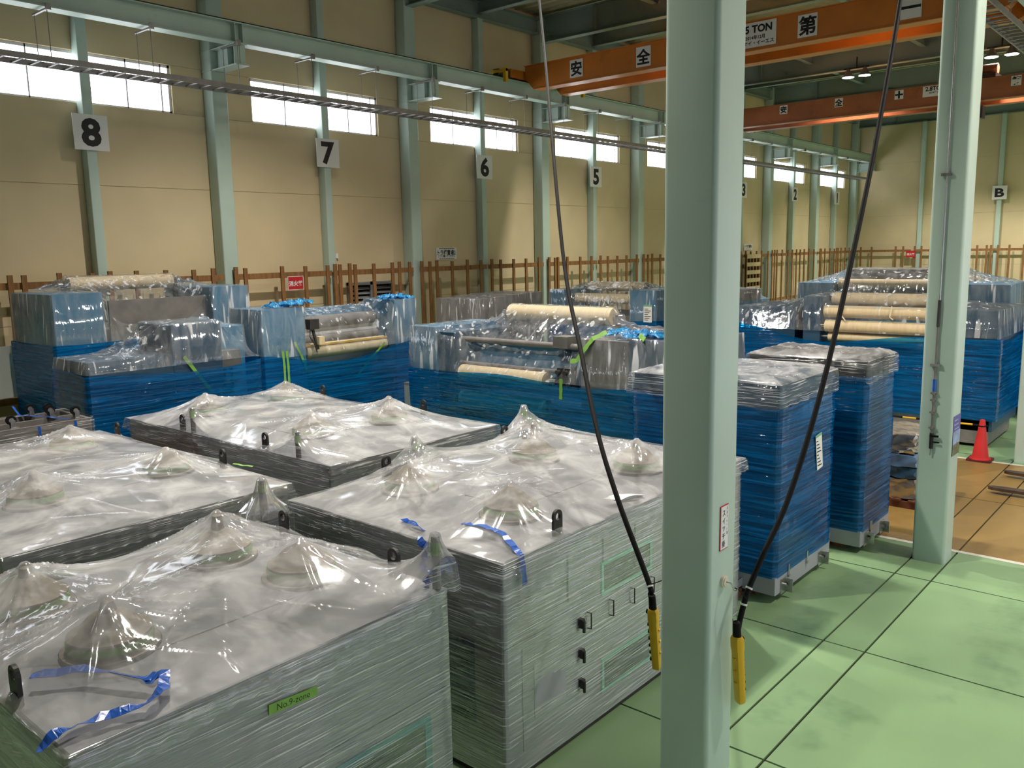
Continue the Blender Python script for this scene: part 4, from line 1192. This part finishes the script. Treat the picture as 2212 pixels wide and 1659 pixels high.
# ------------------------------------------------------------------ two tall cabinets fully wrapped in blue film
def wrapped_cabinet(label, x0, x1, y0, y1, zt, tagpaper, seed):
    cx, cy = (x0 + x1) / 2, (y0 + y1) / 2
    t = thing('wrapped_cabinet', label, 'cabinet', (cx, cy, 0), 0, 'cabinets wrapped in blue film')
    o = (cx, cy, 0)
    MB(o).rbox(x0 + .02, y0 + .02, .27, x1 - .02, y1 - .02, zt - .02, .03).build('body', 'machine_deep', t, True)
    MB(o).box(x0 + .015, y0 + .015, zt - .22, x1 - .015, y1 - .015, zt - .015).build('top_band', 'machine_deep' if tagpaper else 'charcoal', t)
    pl = MB(o).rbox(x0 - .01, y0 - .01, .08, x1 + .01, y1 + .01, .27, .01, 2).build('plinth', 'plinth', t)
    for x in (x0 + .12, x1 - .35):
        MB(o).box(x, y0 - .02, .06, x + .14, y0 - .01, .22).box(x + .12, y0 - .09, .06, x + .14, y0 - .01, .2).cyl((x + .09, y0 - .02, .14), (x + .09, y0 - .045, .14), .02, 8).build('floor_bracket', 'steel', pl)
    for x in (x0 + .3, x1 - .7):
        MB(o).box(x, y0 - .022, .2, x + .03, y0 - .01, .34).box(x - .006, y0 - .03, .2, x + .036, y0 - .012, .225).build('toggle_latch', 'steel', pl)
    for (bx, by) in ((x0 + .1, y0 + .25), (x0 + .1, y1 - .3), (x1 - .3, y0 + .25), (x1 - .3, y1 - .3)):
        MB(o).box(bx, by, 0, bx + .2, by + .14, .08).build('timber_block', 'crate_wood', t)
    for y in (y0 + .35, y1 - .5):
        MB(o).box(x0 - .17, y, .1, x0 - .01, y + .012, .2).box(x0 - .17, y + .1, .1, x0 - .01, y + .112, .2).box(x0 - .17, y, .1, x0 - .01, y + .112, .112).build('fork_channel', 'plinth', pl)
        MB(o).box(x0 - .16, y, 0, x0 - .02, y + .112, .1).build('timber_block', 'crate_wood', t)
    # clear film over the top
    X, Y = np.meshgrid(np.linspace(x0 - .02, x1 + .02, 41), np.linspace(y0 - .02, y1 + .02, 41), indexing='ij')
    inn = np.clip(np.minimum.reduce([X - x0 + .02, x1 + .02 - X, Y - y0 + .02, y1 + .02 - Y]) / .15, 0, 1)
    Z = zt + creases(X, Y, seed, .05, 5, 2.0) * inn - .03 * (1 - inn) ** 2
    sheet_object('film_cover', X - cx, Y - cy, Z, 'film', t, lambda s: .22 + .05 * vnoise(s * 9 + 3, s * 0 + 4, seed))
    wrap_band('blue_wrap', x0 - .012 - cx, x1 + .012 - cx, y0 - .012 - cy, y1 + .012 - cy, .26, lambda x, y: zt - .25 + .03 * math.sin(x * 5 + y * 2 + seed), 'film_blue', t, seed, .012, .08, 16, .05)
    if tagpaper:
        p = MB(o).add([(9.02, y0 - .032, 1.62), (9.10, y0 - .032, 1.22), (9.26, y0 - .032, 1.24), (9.19, y0 - .032, 1.64), (9.02, y0 - .028, 1.62), (9.10, y0 - .028, 1.22), (9.26, y0 - .028, 1.24), (9.19, y0 - .028, 1.64)],
                      [(0, 1, 2, 3), (7, 6, 5, 4), (0, 4, 5, 1), (1, 5, 6, 2), (2, 6, 7, 3), (3, 7, 4, 0)]).build('paper_tag', 'paper', t)
        MB(o).add([(9.02, y0 - .034, 1.62), (9.025, y0 - .034, 1.595), (9.195, y0 - .034, 1.615), (9.19, y0 - .034, 1.64)], [(0, 1, 2, 3)]).build('tag_header', 'paper_green', p)
        for k in range(8):
            zz = 1.56 - k * .04
            xx = 9.045 + k * .0082
            MB(o).box(xx, y0 - .0335, zz - .012, xx + .05 + .07 * ((k * 5) % 4) / 3, y0 - .0325, zz).build('tag_print', 'ink', p)
wrapped_cabinet('tall blue wrapped cabinet with white paper tag', 8.12, 9.62, 3.46, 5.2, 2.33, True, 41)
wrapped_cabinet('tall blue wrapped cabinet beside the tan aisle without tag', 10.12, 11.16, 3.27, 4.75, 2.36, False, 43)

# ------------------------------------------------------------------ hanging crane switches with cables
def pendant(label, pts, top, bot, hookpts, tie, xdir, group='crane pendant switches', tiltv=None):
    t = thing('pendant_switch', label, 'switch', (top[0], top[1], bot[2]), 0, group)
    o = (top[0], top[1], bot[2])
    P_ = [Vector(p) for p in pts]
    sm = []
    for i in range(len(P_) - 1):         # Catmull-Rom through the points
        p0, p1, p2, p3 = P_[max(i - 1, 0)], P_[i], P_[i + 1], P_[min(i + 2, len(P_) - 1)]
        for k in range(8):
            u = k / 8
            sm.append(.5 * ((2 * p1) + (p2 - p0) * u + (2 * p0 - 5 * p1 + 4 * p2 - p3) * u * u + (3 * p1 - p0 - 3 * p2 + p3) * u ** 3))
    sm.append(P_[-1])
    MB(o).tube([tuple(p) for p in sm], .019, 10).build('cable', 'black', t, True)
    a, b = Vector(top), Vector(bot)
    d = (b - a).normalized()
    MB(o).cyl(tuple(a - d * .10), tuple(a + d * .01), .024, 12, .028).build('cable_gland', 'black', t, True)
    # body: wider head tapering to the foot, ribs on the back, button strip
    sx = Vector(xdir).normalized()
    sy = d.cross(sx).normalized()
    rings = [(0, .026, .032), (.02, .036, .036), (.08, .038, .036), (.11, .033, .034), (.3, .031, .033), ((b - a).length - .01, .029, .030), ((b - a).length, .025, .026)]
    m = MB(o); n = 16; vs = []
    for (u, wx, wy) in rings:
        c = a + d * u
        for k in range(n):
            an = 2 * PI * k / n
            cc, ss = math.cos(an), math.sin(an)
            f = 1 / max(abs(cc), abs(ss)) ** .55
            vs.append(tuple(c + sx * (wx * cc * f) + sy * (wy * ss * f)))
    fs = [tuple(range(n)), tuple((len(rings) - 1) * n + k for k in range(n - 1, -1, -1))]
    for i in range(len(rings) - 1):
        for k in range(n):
            fs.append((i * n + k, (i + 1) * n + k, (i + 1) * n + (k + 1) % n, i * n + (k + 1) % n))
    body = m.add(vs, fs).build('switch_body', 'yellow', t, True, 50)
    for u in (.16, .25, .34):
        c = a + d * u
        MB(o).cyl(tuple(c - sx * .036 - sy * .01), tuple(c - sx * .036 + sy * .012), .006, 6).build('clip', 'yellow', body)
    for k in range(6):
        c = a + d * (.13 + .055 * k)
        MB(o).cyl(tuple(c + sx * .03), tuple(c + sx * .044), .014, 10).build('push_button', 'black', body, True)
    MB(o).cyl(tuple(a + d * .03 + sx * .03), tuple(a + d * .03 + sx * .048), .016, 12).build('key_switch', 'black', body, True)
    for p in tie:
        pv = Vector(p)
        j = min(range(len(sm)), key=lambda i: (sm[i] - pv).length)
        dd = (sm[min(j + 1, len(sm) - 1)] - sm[max(0, j - 1)]).normalized()
        MB(o).cyl(tuple(sm[j] - dd * .006), tuple(sm[j] + dd * .006), .023, 12).build('cable_tie', 'paper', t)
    if hookpts:
        MB(o).tube(hookpts, .004, 6).build('wire_loop', 'black', t)
    return t
pendant('yellow crane switch box hanging at right side of large column',
    [(4.836, 2.3, 1.206), (4.862, 2.298, 1.30), (4.905, 2.288, 1.42), (4.936, 2.273, 1.51), (5.073, 2.24, 1.712), (5.309, 2.194, 2.007), (5.617, 2.175, 2.441), (5.979, 2.187, 2.943), (6.468, 2.24, 3.578), (6.958, 2.297, 4.243), (7.454, 2.364, 4.969), (7.947, 2.439, 5.718), (8.577, 2.553, 6.643), (9.3, 2.7, 8.0), (9.9, 2.72, 10.2)],
    (4.836, 2.3, 1.21), (4.905, 2.3, .72), [(4.80, 2.305, 1.545), (4.83, 2.30, 1.53), (4.87, 2.285, 1.49), (4.905, 2.27, 1.44), (4.90, 2.30, 1.41)], [(4.936, 2.273, 1.51), (4.90, 2.29, 1.41)], (1, -.35, 0))
pendant('yellow crane switch box half hidden at left edge of large column',
    [(4.869, 2.948, 1.21), (4.875, 2.97, 1.30), (4.887, 2.998, 1.392), (5.027, 3.342, 1.882), (5.317, 3.728, 2.299), (5.879, 4.287, 2.82), (6.607, 5.004, 3.506), (7.658, 5.945, 4.742), (8.888, 7.009, 6.059), (9.766, 7.795, 7.102), (10.829, 8.761, 8.497), (11.6, 9.4, 10.46)],
    (4.869, 2.948, 1.21), (4.93, 2.948, .74), [(4.887, 2.998, 1.36), (4.85, 2.9, 1.42), (4.80, 2.78, 1.5), (4.79, 2.745, 1.56)], [(4.885, 2.99, 1.37)], (-.2, .9, 0))
hk = thing('magnet_hook', 'round cream magnet hook stuck on the large column', 'hook', (4.78, 2.38, 1.58))
MB().cyl((0, 0, 0), (0, -.018, 0), .04, 20).cyl((0, -.018, 0), (0, -.026, 0), .03, 20).build('magnet', 'magnet', hk, True, 35)
MB().tube([(0, -.026, 0), (.012, -.05, -.005), (.02, -.06, -.03), (.022, -.065, -.055), (.035, -.075, -.06), (.045, -.08, -.045)], .005, 6).build('wire_hook', 'steel', hk, True)

# sign on the large column
s = thing('column_sign', 'narrow white vertical sign with red border on large column', 'sign', (4.775, 2.378, 1.94))
MB().box(-.054, -.004, -.145, .054, 0, .145).build('border', 'red', s)
MB().box(-.049, -.006, -.139, .049, -.004, .139).build('board', 'white', s)
for k, ch in enumerate('スイッチ掛'):
    text(ch, .048, 'lettering', 'ink', (-.014, -.0075, .095 - k * .05), 0, s, .0004, .9)
for k, ch in enumerate('天井クレーン用'):
    text(ch, .022, 'small_lettering', 'ink', (.03, -.0075, .12 - k * .027), 0, s, 0, .9)

# pipe with valve and poster on the second column
pz = thing('air_pipe', 'thin air pipe with valve running down the second column', 'pipe', (10.3, 2.58, 1.3))
o = (10.3, 2.58, 1.3)
pz.location.x -= .006
MB(o).cyl((10.3, 2.58, 2.9), (10.3, 2.58, 10.0), .011, 8).build('conduit', 'steel', pz, True)
MB(o).cyl((10.3, 2.585, 2.75), (10.3, 2.582, 3.05), .018, 10).build('sleeve', 'machine_dark', pz, True)
MB(o).cyl((10.3, 2.585, 1.42), (10.3, 2.585, 2.9), .014, 10).build('lower_pipe', 'machine_grey', pz, True)
MB(o).cyl((10.3, 2.585, 2.02), (10.3, 2.585, 2.16), .02, 10).build('filter_body', 'blue_tape', pz, True)
for z in (1.60, 1.78, 2.0, 1.92):
    MB(o).cyl((10.3, 2.585, z - .02), (10.3, 2.585, z + .02), .022, 8).box(10.285, 2.55, z - .008, 10.318, 2.62, z + .008).build('pipe_coupling', 'machine_grey', pz)
for z in (4.41, 2.32):
    MB(o).box(10.28, 2.53, z - .015, 10.319, 2.64, z + .015).cyl((10.285, 2.545, z), (10.27, 2.545, z), .012, 6).cyl((10.285, 2.625, z), (10.27, 2.625, z), .012, 6).build('pipe_clamp', 'steel', pz)
MB(o).cyl((10.3, 2.585, 1.36), (10.3, 2.585, 1.54), .022, 10).build('valve_body', 'dark_steel', pz, True)
MB(o).box(10.285, 2.50, 1.43, 10.3, 2.585, 1.445).box(10.27, 2.51, 1.5, 10.3, 2.60, 1.52).build('valve_handle', 'black', pz)
MB(o).cyl((10.3, 2.585, 1.28), (10.3, 2.585, 1.36), .009, 8).build('nozzle', 'steel', pz, True)
ps = thing('poster', 'violet and blue landscape poster on the second column', 'poster', (10.5, 2.378, 1.51))
MB().box(-.15, -.003, -.23, .15, 0, .23).build('sheet', 'poster_violet', ps)
MB().box(-.15, -.005, -.1, .15, -.003, .05).build('printed_sky', 'poster_sky', ps)
MB().box(-.15, -.005, -.23, .15, -.003, -.1).build('printed_land', 'poster_land', ps)
for k in range(3):
    MB().box(-.12, -.005, .17 - k * .05, .02 + .03 * k, -.003, .185 - k * .05).build('printed_line', 'poster_sky', ps)

# ------------------------------------------------------------------ traffic cones, bar, pallet truck forks
def cone(x, y, label):
    t = thing('traffic_cone', label, 'cone', (x, y, 0), 0, 'traffic cones')
    MB().rbox(-.185, -.185, 0, .185, .185, .03, .04, 4).build('base', 'cone_base', t)
    MB().lathe((0, 0, 0), [(.165, .03), (.16, .045), (.135, .05), (.128, .07), (.042, .68), (.036, .70), (.02, .705)], 28).build('cone_body', 'cone_red', t, True, 40)
cone(15.86, 3.2, 'red traffic cone on the white line behind the pipe column')
cone(15.86, 5.3, 'red traffic cone hidden behind the blue wrapped cabinets')
bar = thing('cone_bar', 'yellow and black striped bar laid between the cones', 'barrier bar', (15.86, 4.25, .585))
for k in range(10):
    y = 3.12 + k * .226
    MB((15.86, 4.25, .585)).cyl((15.86, y, .60), (15.86, y + .226, .60), .017, 10).build('stripe', 'black' if k % 2 == 0 else 'yellow', bar, True)
MB((15.86, 4.25, .585)).lathe((15.86, 3.2, .585), [(.062, 0), (.062, .02)], 16).build('end_ring', 'black', bar)
MB((15.86, 4.25, .585)).lathe((15.86, 5.3, .585), [(.062, 0), (.062, .02)], 16).build('end_ring', 'black', bar)

fk = thing('fork_carriage', 'pair of worn steel lift forks over the tan aisle', 'lift truck', (14.4, 1.4, 0))
o = (14.4, 1.4, 0)
for x in (13.85, 14.95):
    pr2 = [(x - .075, 1.45), (x + .075, 1.45), (x + .075, 2.48), (x + .055, 2.60), (x + .02, 2.66), (x - .02, 2.66), (x - .055, 2.60), (x - .075, 2.48)]
    f = MB(o).prism(pr2, 'z', .055, .10)
    f.box(x - .075, 1.40, .055, x + .075, 1.45, .65)
    f.build('fork', 'fork', fk)
for z in (.28, .58):
    MB(o).box(13.6, 1.34, z - .06, 15.2, 1.40, z + .06).build('carriage_bar', 'machine_dark', fk)
for x in (13.7, 15.1):
    MB(o).box(x - .05, 1.2, 0, x + .05, 1.34, .75).build('mast_foot', 'machine_dark', fk)

# ------------------------------------------------------------------ foil bundles beside the aisle
def bundle(x0, x1, y0, y1, z0, z1, m, name, label, cat, seed, amp=.03):
    n = 9
    rs = np.random.RandomState(seed)
    t = MB(((x0 + x1) / 2, (y0 + y1) / 2, z0))
    def face(fn):
        Pg = np.array([[fn(i / (n - 1), j / (n - 1)) for j in range(n)] for i in range(n)])
        return Pg
    def jit(p):
        k = (p * np.array([7.1, 5.3, 9.7])).sum(-1)
        d = np.stack([np.sin(k * 3.1 + seed), np.sin(k * 4.3 + 2 * seed), np.sin(k * 2.3 + seed)], -1)
        c = np.array([(x0 + x1) / 2, (y0 + y1) / 2, (z0 + z1) / 2])
        q = p + d * amp * .5
        q = c + (q - c) * .96
        q[..., 2] = np.clip(q[..., 2], z0, z1 - .002)
        return q
    X = lambda u: x0 + (x1 - x0) * u
    Y = lambda u: y0 + (y1 - y0) * u
    Zf = lambda u: z0 + (z1 - z0) * u
    for fn in (lambda u, v: (X(u), Y(v), z1), lambda u, v: (X(v), Y(u), z0), lambda u, v: (X(v), y0, Zf(u)), lambda u, v: (X(u), y1, Zf(v)), lambda u, v: (x0, Y(u), Zf(v)), lambda u, v: (x1, Y(v), Zf(u))):
        t.grid(jit(face(fn)))
    ob = t.build(name, m, None, True, 30)
    ob.location = ((x0 + x1) / 2, (y0 + y1) / 2, z0)
    return tag(ob, label, cat)
pt = thing('timber_pallet', 'dark timber pallet under the foil bundles', 'pallet', (12.85, 3.75, 0))
o = (12.85, 3.75, 0)
for k in range(5):
    MB(o).box(12.28, 3.2 + k * .24, .1, 13.4, 3.34 + k * .24, .125).build('deck_board', 'crate_wood', pt)
for x in (12.3, 12.8, 13.3):
    MB(o).box(x, 3.2, 0, x + .09, 4.3, .1).build('bearer', 'crate_wood', pt)
bundle(12.3, 13.3, 3.25, 4.25, .125, .42, 'foil', 'foil_bundle', 'low silver foil bundle on the pallet, lowest of the stack', 'bundle', 3)
bundle(12.3, 13.3, 3.25, 4.25, .42, .58, 'machine_deep', 'dark_bundle', 'dark plastic wrapped bundle between the foil bundles', 'bundle', 4, .04)
bundle(12.3, 13.3, 3.25, 4.25, .58, .76, 'blue_sheet', 'sheet_bundle', 'pale blue sheet bundle under the top foil roll', 'bundle', 5)
bundle(12.32, 13.28, 3.3, 4.2, .76, 1.05, 'foil', 'foil_bundle', 'bright silver foil bundle, topmost of the stack', 'bundle', 6, .05)

# ------------------------------------------------------------------ upturned dollies at the left edge
def dolly(z, label, wheels, seed):
    x0, x1, y0, y1 = 2.9, 4.60, 11.12, 12.02
    cx, cy = (x0 + x1) / 2, (y0 + y1) / 2
    t = thing('upturned_dolly', label, 'dolly', (cx, cy, z), 0, 'upturned steel dollies')
    o = (cx, cy, z)
    for (a, b, c, d) in ((x0, x1, y0, y0 + .05), (x0, x1, y1 - .05, y1), (x0, x0 + .05, y0 + .05, y1 - .05), (x1 - .05, x1, y0 + .05, y1 - .05), (x0 + .05, x1 - .05, cy - .025, cy + .025)):
        MB(o).box(a, c, z, b, d, z + .20).build('frame_bar', 'machine_grey', t)
    MB(o).box(x0 + .05, y0 + .05, z, x1 - .05, y1 - .05, z + .03).build('deck_plate', 'machine_dark', t)
    if wheels:
        for (wx, wy) in ((x0 + .1, y0 + .12), (3.72, y0 + .1), (x1 - .12, y0 + .12), (x1 - .3, cy), (x1 - .25, cy + .18), (x1 - .42, y1 - .12), (x0 + .1, y1 - .12)):
            c = MB(o).box(wx - .05, wy - .05, z + .2, wx + .05, wy + .05, z + .21).box(wx - .035, wy - .028, z + .21, wx + .02, wy - .022, z + .3).box(wx - .035, wy + .022, z + .21, wx + .02, wy + .028, z + .3).build('caster_fork', 'steel', t)
            MB(o).cyl((wx - .02, wy - .018, z + .30), (wx - .02, wy + .018, z + .30), .058, 18).build('caster_wheel', 'black', c, True, 35)
            MB(o).cyl((wx - .02, wy - .021, z + .30), (wx - .02, wy + .021, z + .30), .03, 14).build('wheel_hub', 'steel', c, True, 35)
        ribbon([(4.0, y1 + .0, z + .34), (4.05, y1 - .06, z + .22), (4.2, cy + .1, z + .215), (4.35, y0 + .05, z + .215)], .04, 'blue_tape_strip', 'blue_tape', t, o)
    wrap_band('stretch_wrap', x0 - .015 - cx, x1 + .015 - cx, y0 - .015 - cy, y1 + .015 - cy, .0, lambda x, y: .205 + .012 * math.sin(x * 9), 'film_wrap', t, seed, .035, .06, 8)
    for x in (3.95, 4.38):
        ribbon([(x, y0 - .055, z + .2), (x + .01, y0 - .055, z + .02)], .03, 'blue_strap', 'blue_tape', t, o, up=(0, -1, 0))
    return t
for k in (5, 6):
    dolly(k * .24 + .03, 'second steel dolly from the top of the stack' if k == 5 else 'upturned steel dolly with casters on top of the stack', k == 6, 50 + k)
cr = thing('timber_crate', 'timber crate carrying the upturned dollies, mostly hidden', 'crate', (3.75, 11.57, 0))
for k in range(6):
    MB().box(-.8, -.42, .05 + k * .195, .8, -.40, .235 + k * .195).build('board', 'crate_wood', cr)
    MB().box(-.8, .40, .05 + k * .195, .8, .42, .235 + k * .195).build('board', 'crate_wood', cr)
for x in (-.8, .72):
    MB().box(x, -.40, 0, x + .08, .40, 1.2).build('end_frame', 'crate_wood', cr)
MB().box(-.8, -.42, 1.2, .8, .42, 1.229).build('lid', 'crate_wood', cr)

# ------------------------------------------------------------------ odds and ends along the wall
wb = thing('white_panel', 'large white panel standing by the wall at left edge', 'panel', (5.3, 16.95, 0))
MB().box(-.6, -.02, 1.2, .6, .02, 2.14).build('board', 'white', wb)
for x in (-.5, .5):
    MB().box(x - .03, .02, 0, x + .03, .08, 2.1).box(x - .03, -.3, 0, x + .03, .3, .05).build('stand_leg', 'machine_dark', wb)
gb = thing('switch_cabinet', 'slim grey cabinet left of the centre machine', 'cabinet', (10.62, 11.6, 0))
MB().rbox(-.12, -.12, .05, .12, .12, 1.3, .01, 2).build('body', 'machine_grey', gb)
MB().box(-.14, -.14, 0, .14, .14, .05).build('plinth', 'machine_dark', gb)
MB().box(-.125, -.1, .1, -.12, .1, 1.25).build('door', 'plinth', gb)
lt = thing('timber_lattice', 'yellow timber lattice panel on the wall beside large column', 'lattice', (37.0, 17.25, 0))
MB().box(-.7, .01, 0, .7, .03, 3.2).build('backing', 'black', lt)
for k in range(5):
    MB().box(-.7 + k * .32, -.03, 0, -.58 + k * .32, .01, 3.25).build('upright', 'wood', lt)
for k in range(9):
    MB().box(-.7, -.05, .2 + k * .36, .7, -.03, .38 + k * .36).build('crosspiece', 'cream_roll', lt)

sw = thing('wall_switch', 'small white switch box on the slim post under number seven', 'switch', (13.60, YC - .26, 3.62))
MB().box(-.035, -.04, -.06, .035, 0, .06).build('box', 'white', sw)
MB().cyl((.0, -.02, -.06), (.02, -.03, -.13), .02, 10).build('sensor', 'machine_grey', sw, True)
